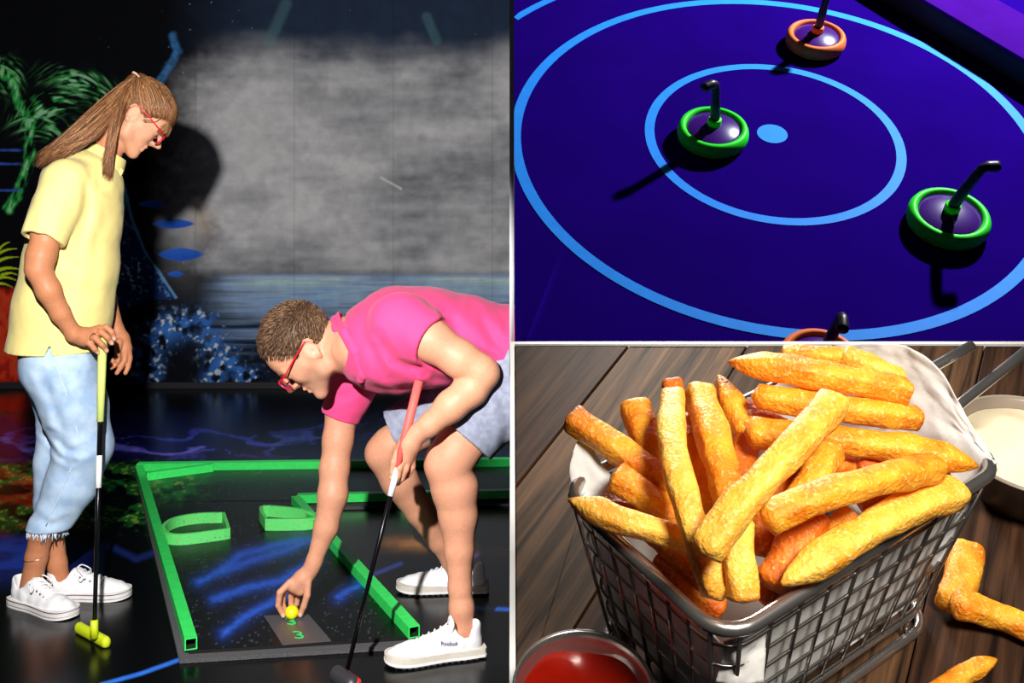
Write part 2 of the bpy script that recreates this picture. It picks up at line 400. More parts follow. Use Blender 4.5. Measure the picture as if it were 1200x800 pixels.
for a, b in zip(seams[:-1], seams[1:]):
    vis = b > -3.6 and a < 0.2; nx = max(2, int((b-a)/(0.0062 if vis else 0.1))); nz = 500 if vis else 30
    X, Z = np.meshgrid(np.linspace(a+0.0007, b-0.0007, nx), np.linspace(0, WZ, nz), indexing='ij')
    px = PX+X/WALL_Y*F; py = PY+(CH-Z)/WALL_Y*F
    V = np.stack([X, np.full_like(X, WALL_Y), Z], -1).reshape(-1, 3)
    i = np.arange(nx*nz).reshape(nx, nz); q = np.stack([i[:-1, :-1], i[1:, :-1], i[1:, 1:], i[:-1, 1:]], -1).reshape(-1, 4)
    # returns at the panel's edge, so that the joint reads as a groove
    eb = np.concatenate([V[i[0, [0, -1]]]+[0, .012, 0], V[i[-1, [0, -1]]]+[0, .012, 0]]); nb = len(V)
    V = np.concatenate([V, eb]); q = np.concatenate([q, [[i[0, 0], i[0, -1], nb+1, nb], [i[-1, 0], i[-1, -1], nb+3, nb+2]]])
    col = paint_wall(px, py).reshape(-1, 3); col = np.concatenate([col, np.full((4, 3), .01)])
    np_obj('wall_panel', V, q, M_wall, wall, False, col)
v, f = box_axes((WX0, WALL_Y-0.018, 0), (WX1-WX0, 0, 0), (0, 0.017, 0), (0, 0, 0.045)); tag(bevel_obj('baseboard_back', v, f, mat('baseboard_paint', lin(46, 48, 54), 0.5), None, 0.004), kind='structure')
v, f = box_axes((WX0-0.1, 0.2, 0), (0.1, 0, 0), (0, WALL_Y-0.05, 0), (0, 0, WZ)); tag(mesh_obj('wall_left', v, f, M_black), kind='structure')

def paint_floor(px, py):
    n1 = fbm(px/60, py/22, seed=53); n2 = fbm(px/14, py/6, seed=55); n3 = fbm(px/4, py/2.4, seed=58, oct=3)
    c = np.zeros(px.shape+(3,))+np.array(lin(3, 3, 4))
    X = px+26*(fbm(px/45, py/14, seed=61)-.5)*2; Y = py+16*(fbm(px/40, py/12, seed=62)-.5)*2
    def caustic(sx, sy, s):
        a = vnoise(X/sx, Y/sy, seed=s); return np.exp(-((a-.5)/.035)**2)
    far = sstep(476, 492, py)*sstep(545, 522, py)
    c = over(c, (34, 30, 120), far*(0.22+.5*n1)*sstep(330, 120, px)); c = over(c, (16, 26, 78), far*(0.35*n1)*sstep(200, 400, px))
    c = over(c, (110, 100, 230), far*(caustic(70, 20, 70)*.75)*(0.35+.65*sstep(380, 120, px)))
    for pts, wd, cl in (([(-10, 512), (30, 522), (80, 518), (110, 524), (165, 532), (240, 529)], 2.2, (120, 112, 240)), ([(0, 507), (40, 515), (70, 505), (40, 499), (0, 505)], 3, (110, 80, 220)),
                        ([(290, 518), (340, 505), (380, 512), (440, 500)], 2.2, (70, 85, 170)), ([(330, 500), (390, 497), (430, 488)], 2, (55, 65, 150)), ([(150, 512), (240, 508), (310, 515)], 2.4, (60, 70, 190))):
        c = over(c, cl, sstep(wd+2.5, .5, seg_dist(X, Y, pts))*.8)
    fol = sstep(535, 552, py+10*(n1-.5))*sstep(632, 606, py+16*(n2-.5))*sstep(225, 180, px+30*(n1-.5))
    c = over(c, (24, 84, 34), fol*sstep(.40, .62, n2)); c = over(c, (120, 165, 50), fol*sstep(.56, .70, n3)*sstep(.45, .6, n2)*.8)
    red = sstep(.46, .58, fbm(px/40, py/11, seed=91)); c = over(c, (185, 42, 22), fol*red*sstep(125, 70, px)*(.15+.6*n3))
    ft = sstep(455, 470, py)*sstep(500, 475, py)*sstep(60, 30, px); c = over(c, (35, 90, 40), ft*sstep(.4, .6, n2)); c = over(c, (190, 40, 20), ft*sstep(.5, .6, n1))
    bl = sstep(620, 640, py)*sstep(700, 660, py)*sstep(130, 60, px); c = over(c, (26, 50, 140), bl*(0.15+.5*n1)+bl*sstep(12, 3, seg_dist(X, Y, [(-5, 668), (30, 655), (48, 642), (20, 632), (-5, 638)]))*.6)
    for pts, wd, cl in (([(118, 802), (165, 789), (218, 770)], 2.2, (45, 105, 205)), ([(130, 640), (160, 655), (200, 640)], 5, (22, 38, 96)), ([(500, 672), (540, 655), (600, 640)], 3, (40, 60, 130)),
                        ([(555, 712), (600, 714)], 2.2, (40, 90, 190)), ([(440, 672), (470, 660)], 2.5, (40, 60, 130))):
        c = over(c, cl, sstep(wd+1.5, .4, seg_dist(px, py, pts))*.85)
    e = np.exp(-(((px-490)/42)**2+((py-636)/8)**2)); c = over(c, (165, 110, 55), e*(.4+.8*n2)); e = np.exp(-(((px-590)/30)**2+((py-648)/7)**2)); c = over(c, (150, 80, 40), e*(.3+.8*n2))
    e = np.exp(-(((px-440)/60)**2+((py-612)/12)**2)); c = over(c, (28, 88, 40), e*.5*n2)
    return np.clip(c*1.5, 0, 0.9)
M_floor = mat('painted_floor', (1, 1, 1), rough=0.24, attr=True, var=0.12, scale=25, bump=0.04, bscale=200, spec=0.4)
# denser towards the lens: rows follow 1/depth
ys = 1/np.linspace(1/2.45, 1/(WALL_Y+0.02), 300); ys = np.concatenate([[0.2, 1.0, 1.8], ys]); us = np.concatenate([[-1.2, -.9], np.linspace(-0.80, 0.10, 620), [.3, .7, 1.2]])
U, Yg = np.meshgrid(us, ys, indexing='ij'); V = np.stack([U*Yg, Yg, np.zeros_like(U)], -1)
V[..., 0] = np.where(U < -1, WX0-.1, np.where(U > 1, WX1, V[..., 0])); V[..., 0] = np.clip(V[..., 0], WX0-.1, WX1)
col = paint_floor(PX+V[..., 0]/Yg*F, PY+CH/Yg*F)
i = np.arange(U.size).reshape(U.shape); q = np.stack([i[:-1, :-1], i[1:, :-1], i[1:, 1:], i[:-1, 1:]], -1).reshape(-1, 4)
tag(np_obj('floor', V.reshape(-1, 3), q, M_floor, None, False, col.reshape(-1, 3)), kind='structure')

# ------------------------------------------------------------------ mini golf lane
LZ = 0.022
M_lane = mat('lane_mat', (1, 1, 1), rough=0.38, attr=True, var=0.15, scale=60, bump=0.15, bscale=500, spec=0.35)
M_green = mat('neon_green_paint', lin(56, 228, 100), rough=0.38, var=0.08, scale=40, bump=0.04)
M_greend = mat('green_tube_inside', lin(10, 40, 18), rough=0.7)
M_edge = mat('grey_underlay', lin(74, 74, 76), rough=0.9, var=0.45, scale=260, bump=0.4, bscale=700)
M_lane_side = mat('lane_side', lin(14, 14, 16), rough=0.5, var=0.2, scale=50)
fl = on_z(221, 762, LZ); fr = on_z(492, 745, LZ); bl = on_z(160, 552, LZ); ir = on_z(352, 588, LZ)
br = on_z(700, 545, LZ); irr = on_z(700, 580, LZ)
lane = empty('mini_golf_lane', (fl.x, fl.y, 0)); tag(lane, 'black mini golf lane with neon green rails and painted blue swirls', 'golf lane')
def paint_lane(px, py):
    n2 = fbm(px/14, py/6, seed=155); n3 = fbm(px/5, py/3, seed=158, oct=3); c = np.zeros(px.shape+(3,))+np.array(lin(4, 5, 7))
    c = over(c, (16, 40, 40), sstep(600, 560, py)*.6)  # greenish reflection of the rails, painted into the mat's far part
    for pts, wd in (([(232, 682), (262, 668), (300, 655), (335, 645), (372, 628)], 3.6), ([(250, 702), (285, 690), (330, 680), (370, 655), (380, 630)], 4), ([(262, 742), (290, 720), (320, 705), (350, 690)], 3.6), ([(262, 668), (280, 650), (320, 640), (352, 632)], 4), ([(395, 700), (420, 685), (440, 672)], 3)):
        d = seg_dist(px+5*(n2-.5), py+4*(n3-.5), pts); c = over(c, (34, 84, 190), np.exp(-(d/wd)**2)*.85); c = over(c, (24, 60, 150), np.exp(-(d/9)**2)*.35)
    e = np.exp(-(((px-205)/30)**2+((py-572)/14)**2)); c = over(c, (30, 110, 44), e*sstep(.4, .62, n2)); c = over(c, (150, 165, 50), e*sstep(.58, .7, n3)*.6)
    c = over(c, (95, 100, 104), sstep(.86, .93, vnoise(px/1.7, py/1.3, seed=170))*.35)
    return np.clip(c*1.5, 0, .9)
def lane_grid(a, b, c, d, nu, nv):
    s, t = np.meshgrid(np.linspace(0, 1, nu), np.linspace(0, 1, nv), indexing='ij'); a, b, c, d = (np.array(p) for p in (a, b, c, d))
    P = (a*((1-s)*(1-t))[..., None]+b*(s*(1-t))[..., None]+c*(s*t)[..., None]+d*((1-s)*t)[..., None]); P[..., 2] = LZ
    i = np.arange(s.size).reshape(s.shape); return P.reshape(-1, 3), np.stack([i[:-1, :-1], i[1:, :-1], i[1:, 1:], i[:-1, 1:]], -1).reshape(-1, 4)
sl = (bl-fl); Ycut = ir.y; bc = fl+sl*((Ycut-fl.y)/sl.y)
p1, q1 = lane_grid(fl, fr, ir, bc, 130, 170); p2, q2 = lane_grid(bc, irr, br, bl, 200, 40)
Vm = np.concatenate([p1, p2]); qm = np.concatenate([q1, q2+len(p1)])
adopt(np_obj('mat', Vm, qm, M_lane, None, False, paint_lane(PX+Vm[:, 0]/Vm[:, 1]*F, PY+(CH-LZ)/Vm[:, 1]*F)), lane)
def strip(name, poly, z0, z1, m):
    return adopt(prism(name, [(p.x, p.y, z0) for p in poly], (0, 0, z1-z0), m), lane)
strip('lane_body', [fl, fr, ir, irr, br, bl], 0.004, LZ-0.0006, M_lane_side)
off = Vector((-0.012, -0.03, 0)); strip('underlay', [fl+Vector((-.014, -.035, 0)), fr+Vector((0.01, -.035, 0)), fr+Vector((0.01, 0.02, 0)), fl+Vector((.02, .02, 0)), bl+Vector((.02, 0, 0)), bl+Vector((-.014, .02, 0))], 0.001, 0.012, M_edge)
strip('underlay', [ir+Vector((.03, -.05, 0)), irr+Vector((0, -.05, 0)), irr+Vector((0, .01, 0)), ir+Vector((.03, .01, 0))], 0.001, 0.012, M_edge)
def rail(a, b, wdt=0.034, hgt=0.034, mitre=None):
    """square steel tube, hollow at its ends, standing on the mat"""
    a, b = Vector((a.x, a.y, LZ)), Vector((b.x, b.y, LZ)); d = (b-a).normalized(); s = Vector((-d.y, d.x, 0))*wdt; up = Vector((0, 0, hgt)); t = 0.0035
    o = []
    for p in (a, b):
        for (i0, j0) in ((0, 0), (1, 0), (1, 1), (0, 1)): o.append(p+s*i0+up*j0)
    for p, dd in ((a, d), (b, -d)):
        for (i0, j0) in ((0, 0), (1, 0), (1, 1), (0, 1)):
            o.append(p+s*(0.1 if i0 == 0 else .9)+up*(0.1 if j0 == 0 else .9))
    for p, dd in ((a, d), (b, -d)):
        for (i0, j0) in ((0, 0), (1, 0), (1, 1), (0, 1)):
            o.append(p+dd*0.12+s*(0.1 if i0 == 0 else .9)+up*(0.1 if j0 == 0 else .9))
    f = []
    for k in range(4):
        k2 = (k+1) % 4; f += [(k, k2, 4+k2, 4+k), (k, 8+k, 8+k2, k2), (4+k, 4+k2, 12+k2, 12+k), (8+k, 16+k, 16+k2, 8+k2), (12+k, 12+k2, 20+k2, 20+k)]
    f += [(16, 17, 18, 19), (20, 21, 22, 23)]
    bm = bmesh.new(); bv = [bm.verts.new(p) for p in o]
    for q_ in f: bm.faces.new([bv[i_] for i_ in q_])
    bmesh.ops.recalc_face_normals(bm, faces=bm.faces)
    bm.faces.ensure_lookup_table(); ob = bm_obj('rail', bm, M_green); ob.data.materials.append(M_greend)
    for k, p_ in enumerate(ob.data.polygons):
        if k % 5 >= 3 or k >= 20: p_.material_index = 1
    return adopt(ob, lane)
rail(on_z(217, 760, LZ)+Vector((.034, 0, 0)), bl+Vector((.034, -.01, 0)))
rail(fr+Vector((0.0, -.005, 0)), ir+Vector((0.0, -.02, 0)))
rail(bl+Vector((.0, .0, 0)), br, 0.04)
rail(ir+Vector((-.01, -.02, 0)), irr+Vector((0, -.02, 0)), 0.034)
a = bl+Vector((.105, -.16, 0)); rail(a, bl+Vector((.36, -0.005, 0)), 0.03)
# obstacles: speckled bent bands
M_speck = mat('speckled_green', lin(120, 235, 130), rough=0.45, col2=None, var=0.05, scale=60)
nt = M_speck.node_tree; b_ = nt.nodes['Principled BSDF']; vo = nt.nodes.new('ShaderNodeTexNoise'); vo.inputs['Scale'].default_value = 130; vo.inputs['Detail'].default_value = 1
cr_ = nt.nodes.new('ShaderNodeValToRGB'); cr_.color_ramp.interpolation = 'CONSTANT'; e0, e1 = cr_.color_ramp.elements; e0.color = (*lin(60, 150, 160), 1); e1.position = .29; e1.color = (*lin(104, 234, 120), 1)
e2 = cr_.color_ramp.elements.new(.70); e2.color = (*lin(235, 120, 70), 1); tc_ = nt.nodes.new('ShaderNodeTexCoord'); nt.links.new(tc_.outputs['Object'], vo.inputs['Vector']); nt.links.new(vo.outputs['Fac'], cr_.inputs[0]); nt.links.new(cr_.outputs[0], b_.inputs['Base Color'])
def band(pix, hgt, label):
    pts = [on_z(x, y, LZ) for x, y in pix]; c = sum(pts, Vector())/len(pts); ob = empty('lane_obstacle', (c.x, c.y, LZ))
    n = len(pts); V, Fc = [], []
    for i_, p in enumerate(pts):
        t = (pts[(i_+1) % n]-pts[i_-1]).normalized(); nn = Vector((t.y, -t.x, 0))*0.006
        for o_, z in ((-nn, 0), (nn, 0), (nn, hgt), (-nn, hgt)): q_ = p+o_; V.append((q_.x, q_.y, LZ+z))
    for i_ in range(n):
        j_ = (i_+1) % n
        for k in range(4): Fc.append((i_*4+k, i_*4+(k+1) % 4, j_*4+(k+1) % 4, j_*4+k))
    adopt(mesh_obj('band_wall', V, Fc, M_speck), ob)
    v_, f_ = box_axes(pts[0]+Vector((-.02, -.01, 0)), (.02, .01, 0), (-.004, .012, 0), (0, 0, .004)); adopt(mesh_obj('mounting_bracket', v_, f_, M_lane_side), ob)
    tag(ob, label, 'golf obstacle', 'green obstacles on the lane'); return ob
def loop(pix, n=10):
    p = bez([(x, y, 0) for x, y in pix], n); return [(q.x, q.y) for q in p]
band([(268, 631), (262, 612)]+loop([(262, 612), (232, 613), (205, 618), (192, 627), (196, 636), (212, 638), (240, 635), (268, 631)], 5)[1:-1], 0.040, 'speckled green loop obstacle with a rounded end near the left rail')
band(loop([(312, 621), (306, 606), (330, 606), (358, 610), (372, 616), (362, 620), (340, 621)], 4)+[(326, 621)], 0.044, 'speckled green pointed obstacle beside the reaching arm')
# number plate
pl = [on_z(331, 756, LZ), on_z(388, 751, LZ), on_z(361, 720, LZ), on_z(309, 722, LZ)]
plate = empty('number_plate', (pl[0].x, pl[0].y, LZ)); tag(plate, 'small brushed steel plate with a green number three on the lane', 'number plate')
M_steel = mat('brushed_steel', lin(120, 116, 118), rough=0.42, metal=0.7, var=0.15, scale=200, bump=0.1, bscale=400)
adopt(prism('plate', pl, (0, 0, 0.0025), M_steel), plate)
M_dig = mat('green_digit_paint', lin(40, 215, 110), rough=0.5)
for (x, y, sz) in ((350, 744, .046), (341, 728, .046)):
    p = on_z(x, y, LZ+.0027); adopt(text_obj('digit', '3', sz*1.7, basis(p, Vector((1, -.02, 0)), Vector((-.35, .92, 0)), Vector((0, 0, 1))), M_dig, None, 0.0004), plate)
# divider between the golf room and the rink
# ------------------------------------------------------------------ ice-stock rink, a sloping stage beyond the divider
RA = math.radians(42.0); RK = (math.tan(RA)-0.0633)*2.86
R = tilt_plane(RA, RK)
rn, rv = R.n, R.v
def rp(px, py, n=0.0): return R(px, py, n)
rc0 = R(905, 157)
def rl(u, v_, n=0.0): return rc0+R.u*u+rv*v_+rn*n        # rink-plane coordinates around the centre dot, in metres
M_rink = mat('rink_floor_paint', (0.0115, 0.0010, 0.155), rough=0.55, var=0.10, scale=5, spec=0.0)
M_line = mat('ring_paint', (0.022, 0.27, 0.96), rough=0.6, var=0.06, scale=30, spec=0.1)
uL = -rc0.x; uR = 1.75; vB = -1.08; vT = 0.95
rink = empty('curling_rink', rl(uL, vB)); tag(rink, 'dark blue rink floor with glowing light blue target rings', 'rink')
v, f = box_axes(rl(uL+0.006, vB, -0.05), R.u*(uR-uL), rv*(vT-vB), rn*0.05); adopt(mesh_obj('rink_floor', v, f, M_rink), rink)
def y_up(p): return p[1] > 0 and p[0] < 0
def ring(r0, r1, n, seg=128, clip=True):
    V, Fc = [], []; hh = 0.0012; ok = []
    for j in range(seg):
        a = 2*math.pi*j/seg
        pts = [(r0*math.cos(a), r0*math.sin(a)), (r1*math.cos(a), r1*math.sin(a))]
        for (x, y), h_ in ((pts[0], n), (pts[1], n), (pts[1], n+hh), (pts[0], n+hh)): V.append(rl(max(x, uL+.006), min(max(y, vB), vT), h_))
        ok.append((r1 < .8 or y_up(pts[0])) and pts[0][0] > uL+.006 and vB < pts[0][1] < vT and pts[0][0] < uR)
    for j in range(seg):
        k = (j+1) % seg
        if not (ok[j] and ok[k]): continue
        for e in range(4): Fc.append((j*4+e, j*4+(e+1) % 4, k*4+(e+1) % 4, k*4+e))
    used = sorted({i for q_ in Fc for i in q_}); ix = {o: n_ for n_, o in enumerate(used)}
    return [V[i] for i in used], [tuple(ix[i] for i in q_) for q_ in Fc]
RW = 149/F*rc0.y
def add_ring(r, wd, nm='ring_line'):
    v, f = ring(r-wd/2, r+wd/2, 0.0002, 160); v = [p-rv*.016 for p in v]; return adopt(mesh_obj(nm, v, f, M_line), rink)
add_ring(RW*0.965, 0.0265); add_ring(RW*2.02, 0.030); r3 = (R(603, 19)-rc0).length; add_ring(r3, 0.026)
v, f = ring(0.0005, 0.042, 0.0002, 40); adopt(mesh_obj('centre_dot', v, f, M_line), rink)
# side board
M_board = mat('board_face', (0.006, 0.002, 0.008), rough=0.6, var=0.2, scale=10)
M_boardt = mat('board_top', (0.045, 0.004, 0.20), rough=0.8, var=0.1, scale=10, spec=0.0)
b0, b1 = R(1030, 0), R(1206, 108); bd = (b1-b0).normalized(); bs = rn.cross(bd); bs = bs if bs.x > 0 else -bs
b0 = b0-bd*0.55; ln = (b1-b0).length+0.55
board = empty('rink_board', b0); tag(board, 'purple topped side board along the rink corner', 'rink board')
v, f = box_axes(b0+rn*.001, bd*ln, bs*0.19, rn*0.075); adopt(bevel_obj('board_face', v, f, M_board, None, .004), board)
v, f = box_axes(b0+rn*.077-bs*.004, bd*ln, bs*0.20, rn*0.012); adopt(bevel_obj('top_cap', v, f, M_boardt, None, .003), board)
# stones
M_dome = mat('stone_dome', (0.05, 0.006, 0.19), rough=0.25, var=0.08, scale=40, spec=0.5)
M_stick = mat('stone_handle_black', (0.012, 0.004, 0.02), rough=0.4, var=0.15, scale=60, bump=0.05)
M_sg = mat('stone_rim_green', (0.02, 0.80, 0.02), rough=0.45, var=0.06, scale=40, spec=0.2)
M_so = mat('stone_rim_orange', (1.0, 0.20, 0.045), rough=0.5, var=0.10, scale=50, spec=0.2)
def stone(px, py, m, hx, hdir, label, grp, wd):
    p = R(px, py, 0.0014); r = wd/2/F*p.y; up = rn
    o = empty('curling_stone', p); M = basis(p, R.u, rv, up)
    rim = [(r*.76, .004), (r*.90, .001), (r*.97, .008), (r, .022), (r*.985, .034), (r*.94, .044), (r*.87, .048), (r*.80, .046), (r*.76, .040), (r*.76, .004)]
    adopt(lathe('rim', rim, m, M, None, 64), o)
    adopt(lathe('dome', [(r*.78, .026), (r*.775, .037), (r*.7, .041), (r*.5, .047), (r*.3, .051), (r*.12, .053), (.001, .054)], M_dome, M, None, 64), o)
    adopt(lathe('collar', [(.001, .050), (r*.19, .050), (r*.19, .070), (r*.17, .072), (.001, .072)], m, M, None, 32), o)
    top = p+up*.185+R.u*hx; a = p+up*.068
    tip = top+(R.u*hdir[0]+rv*hdir[1]).normalized()*.045+up*.006
    adopt(tube('handle', bez([a, a.lerp(top, .5), top-up*.012, top+(tip-top)*.25+up*.004, tip], 6), [r*.135]*7+[r*.125]*6+[r*.12]*6+[r*.14]*5+[r*.13], M_stick, None, 14), o)
    tag(o, label, 'curling stone', grp); return o
stone(834, 163, M_sg, -.012, (-1, -.6), 'green rimmed curling stone standing inside the small ring', 'curling stones on the rink', 83)
stone(1108, 264, M_sg, .030, (1, .1), 'green rimmed curling stone near the right edge of the large ring', 'curling stones on the rink', 94)
stone(954, 54, M_so, .004, (1, .2), 'orange rimmed curling stone on the far line of the large ring', 'curling stones on the rink', 69)
stone(958, 436, M_so, .012, (-.2, -1), 'orange rimmed curling stone at the near line, mostly cut off', 'curling stones on the rink', 100)
# divider: thin wall added on the rink's left edge to keep the flash off it
yb = rl(uL, -.80); zt = 2.35
poly = [(0, yb.y-.02, yb.z-.03), (0, yb.y-.02, zt), (0, 4.05, zt), (0, 4.05, (4.05*R.t-R.k)+CH-.02)]
dv = prism('added_divider', [(0.0042, y, z) for _, y, z in poly], (-0.0092, 0, 0), M_black); tag(dv, kind='structure')
v, f = box_axes((-0.0054, yb.y-.027, yb.z-.03), (0.0098, 0, 0), (0, .008, 0), (0, 0, zt-yb.z+.03)); o = mesh_obj('trim', v, f, M_white); o.parent = dv

# ------------------------------------------------------------------ wooden table with the food, close to the lens
TA = math.radians(25.0); HB = 0.080; KR = 0.283; TK = KR+HB/math.cos(TA)
T = tilt_plane(TA, TK); tn, tv, tu = T.n, T.v, T.u
def onT(px, py, n): return T(px, py, n)
far_v = T(700, 402.0); near_v = T(700, 840)
def tl(x, v_, n=0.0): return far_v*1.0+Vector((x-far_v.x, 0, 0))-tv*v_+tn*n      # x across, v_ down the slope from the far edge
VL = (far_v-near_v).length; XR = 0.42
def wood(name, c1, c2, rot):
    m = bpy.data.materials.new(name); m.use_nodes = True; nt = m.node_tree; N, L = nt.nodes, nt.links; b = N['Principled BSDF']
    tc = N.new('ShaderNodeTexCoord'); mp = N.new('ShaderNodeMapping'); mp.vector_type = 'POINT'; mp.inputs['Rotation'].default_value = rot; L.new(tc.outputs['Object'], mp.inputs[0])
    m2 = N.new('ShaderNodeMapping'); m2.inputs['Scale'].default_value = (3, 75, 30); L.new(mp.outputs[0], m2.inputs[0])
    n1 = N.new('ShaderNodeTexNoise'); n1.inputs['Scale'].default_value = 2.2; n1.inputs['Detail'].default_value = 8; n1.inputs['Roughness'].default_value = .62; n1.inputs['Distortion'].default_value = 0.6; L.new(m2.outputs[0], n1.inputs['Vector'])
    cr = N.new('ShaderNodeValToRGB'); e = cr.color_ramp.elements; e[0].position = .36; e[0].color = (*c1, 1); e[1].position = .66; e[1].color = (*c2, 1)
    x = e.new(.5); x.color = (*[(a*.55+b_*.45) for a, b_ in zip(c1, c2)], 1); L.new(n1.outputs['Fac'], cr.inputs[0]); L.new(cr.outputs[0], b.inputs['Base Color'])
    b.inputs['Roughness'].default_value = .65; b.inputs['Specular IOR Level'].default_value = .10
    bp = N.new('ShaderNodeBump'); bp.inputs['Strength'].default_value = .25; bp.inputs['Distance'].default_value = .001; L.new(n1.outputs['Fac'], bp.inputs['Height']); L.new(bp.outputs[0], b.inputs['Normal'])
    return m
gd = (T(720, 480)-T(600, 640)).normalized(); ga = math.atan2(gd.dot(tv), gd.x)       # grain direction on the table
table = empty('wooden_table', tl(0, VL, -.02)); tag(table, 'dark brown plank table top with white edging under the fries', 'table')
Mt = basis(tl(0, 0), tu, tv, tn)                                                     # local frame: x, up the slope, normal
def clip_poly(poly, a, b, c):
    out = []
    for i in range(len(poly)):
        p, q = poly[i], poly[(i+1) % len(poly)]; dp, dq = a*p[0]+b*p[1]-c, a*q[0]+b*q[1]-c
        if dp <= 0: out.append(p)
        if dp*dq < 0: t = dp/(dp-dq); out.append((p[0]+t*(q[0]-p[0]), p[1]+t*(q[1]-p[1])))
    return out
nx_, ny_ = -math.sin(ga), math.cos(ga); W0 = 0.062
X0 = 0.0016; rect = [(X0, -VL), (XR, -VL), (XR, -.0016), (X0, -.0016)]
cc = [nx_*x+ny_*y for x, y in rect]; k = math.floor(min(cc)/W0)
tones = [((.012, .006, .003), (.120, .060, .029)), ((.010, .005, .003), (.085, .040, .019)), ((.016, .009, .005), (.145, .080, .042)), ((.009, .004, .003), (.070, .032, .016))]
woods = [wood('plank_wood', *tones[i], (0, 0, -ga)) for i in range(4)]
ci = 0
while k*W0 < max(cc):
    p = clip_poly(rect, nx_, ny_, (k+1)*W0-.0003); p = clip_poly(p, -nx_, -ny_, -(k*W0+.0003)) if p else p
    if len(p) >= 3:
        nn = len(p); dz = random.uniform(-.0008, 0); V = [(x, y, -.018) for x, y in p]+[(x, y, dz) for x, y in p]
        fs = [tuple(reversed(range(nn))), tuple(range(nn, 2*nn))]+[(i, (i+1) % nn, nn+(i+1) % nn, nn+i) for i in range(nn)]
        ob = bevel_obj('plank', V, fs, woods[ci % 4], None, .0006, 1); ob.parent = table; ob.matrix_parent_inverse = Matrix.Translation(-Vector(table.location)) ; ob.matrix_basis = Mt @ Matrix.Translation((0, 0, 0))
        ci += 1
    k += 1
def tbox(name, x0, x1, v0, v1, n0, n1, m, par):
    V, fs = box_axes(tl(x0, v0, n0), tu*(x1-x0), -tv*(v1-v0), tn*(n1-n0)); return adopt(mesh_obj(name, V, fs, m), par)
tbox('core', 0.0002, XR, .0002, VL, -.026, -.0184, M_board, table)
tbox('edging', -.0010, .0014, -.0012, VL, -.026, .0004, M_white, table); tbox('edging', .0014, XR, -.0012, .0014, -.026, .0004, M_white, table)

# ------------------------------------------------------------------ wire basket
M_chrome = mat('dark_steel_wire', lin(150, 145, 142), rough=0.30, metal=0.95, var=0.1, scale=80)
M_rimst = mat('polished_steel', lin(190, 186, 184), rough=0.24, metal=0.92, var=0.05, scale=60)
c0, c1, c2 = onT(845, 752, HB), onT(662, 571, HB), onT(1172, 546, HB); c3 = c1+c2-c0
ctr = (c0+c3)/2; ea = (c2-c0).normalized(); eb = tn.cross(ea); eb = eb if eb.dot(c1-c0) > 0 else -eb; LA = (c2-c0).length; LB = (c1-c0).dot(eb)
print('basket', LA, LB)
def bp_(s, t, hgt):
    """point on the tapered basket: s,t in -1..1 across the two sides, hgt 0..HB"""
    k_ = 0.76+0.24*(hgt/HB); return ctr-tn*(HB-hgt)+ea*(s*LA/2*k_)+eb*(t*LB/2*k_)
def rrect(hgt, rad=0.013, n=6, grow=0.0):
    k_ = 0.76+0.24*(hgt/HB); hx, hy = LA/2*k_+grow, LB/2*k_+grow; o = []
    for sx, sy, a0 in ((1, 1, 0), (-1, 1, 90), (-1, -1, 180), (1, -1, 270)):
        for i in range(n+1):
            a = math.radians(a0+90*i/n); o.append(ctr-tn*(HB-hgt)+ea*(sx*(hx-rad)+rad*math.cos(a))+eb*(sy*(hy-rad)+rad*math.sin(a)))
    return o
basket = empty('wire_basket', ctr-tn*HB); tag(basket, 'small steel wire basket holding the pile of fries', 'basket')
adopt(tube('rim', rrect(HB, grow=0.0006), 0.0026, M_rimst, None, 10, True), basket)
base_h = 0.010
for hgt in (0.058, 0.0465, 0.035, 0.0235, 0.0125):
    adopt(tube('wire', rrect(hgt, .011), 0.00062, M_chrome, None, 6, True), basket)
adopt(tube('wire', rrect(0.0695, .012), 0.00062, M_chrome, None, 6, True), basket)
NA, NB = 9, 7
for i in range(NA+1):
    s = -1+2*i/NA; s *= .90
    for t in (-1, 1):
        adopt(tube('wire', [bp_(s, t, HB-.001), bp_(s, t, base_h)], 0.00078, M_chrome, None, 6), basket)
for i in range(NB+1):
    t = (-1+2*i/NB)*.86
    for s in (-1, 1):
        adopt(tube('wire', [bp_(s, t, HB-.001), bp_(s, t, base_h)], 0.00078, M_chrome, None, 6), basket)
for i in range(7):
    t = -.84+.28*i; adopt(tube('wire', [bp_(-1, t, base_h), bp_(1, t, base_h)], 0.0008, M_chrome, None, 6), basket)
adopt(tube('base_ring', rrect(base_h, .010), 0.0016, M_rimst, None, 8, True), basket)
adopt(tube('foot_ring', rrect(0.0022, .012, grow=.004), 0.0020, M_rimst, None, 8, True), basket)
for s in (-.8, .8):
    for t in (-1, 1): adopt(tube('foot_post', [bp_(s, t, base_h), bp_(s, t*1.06, .003)], .0012, M_rimst, None, 6), basket)
for t, end in ((-.25, onT(1216, 400.5, HB+.004)), (.35, onT(1139, 404.5, HB+.006))):
    s_ = bp_(1.0, t, HB-.003); adopt(tube('handle', [s_, s_.lerp(end, .3), s_.lerp(end, .7), end], .0023, M_rimst, None, 10), basket)
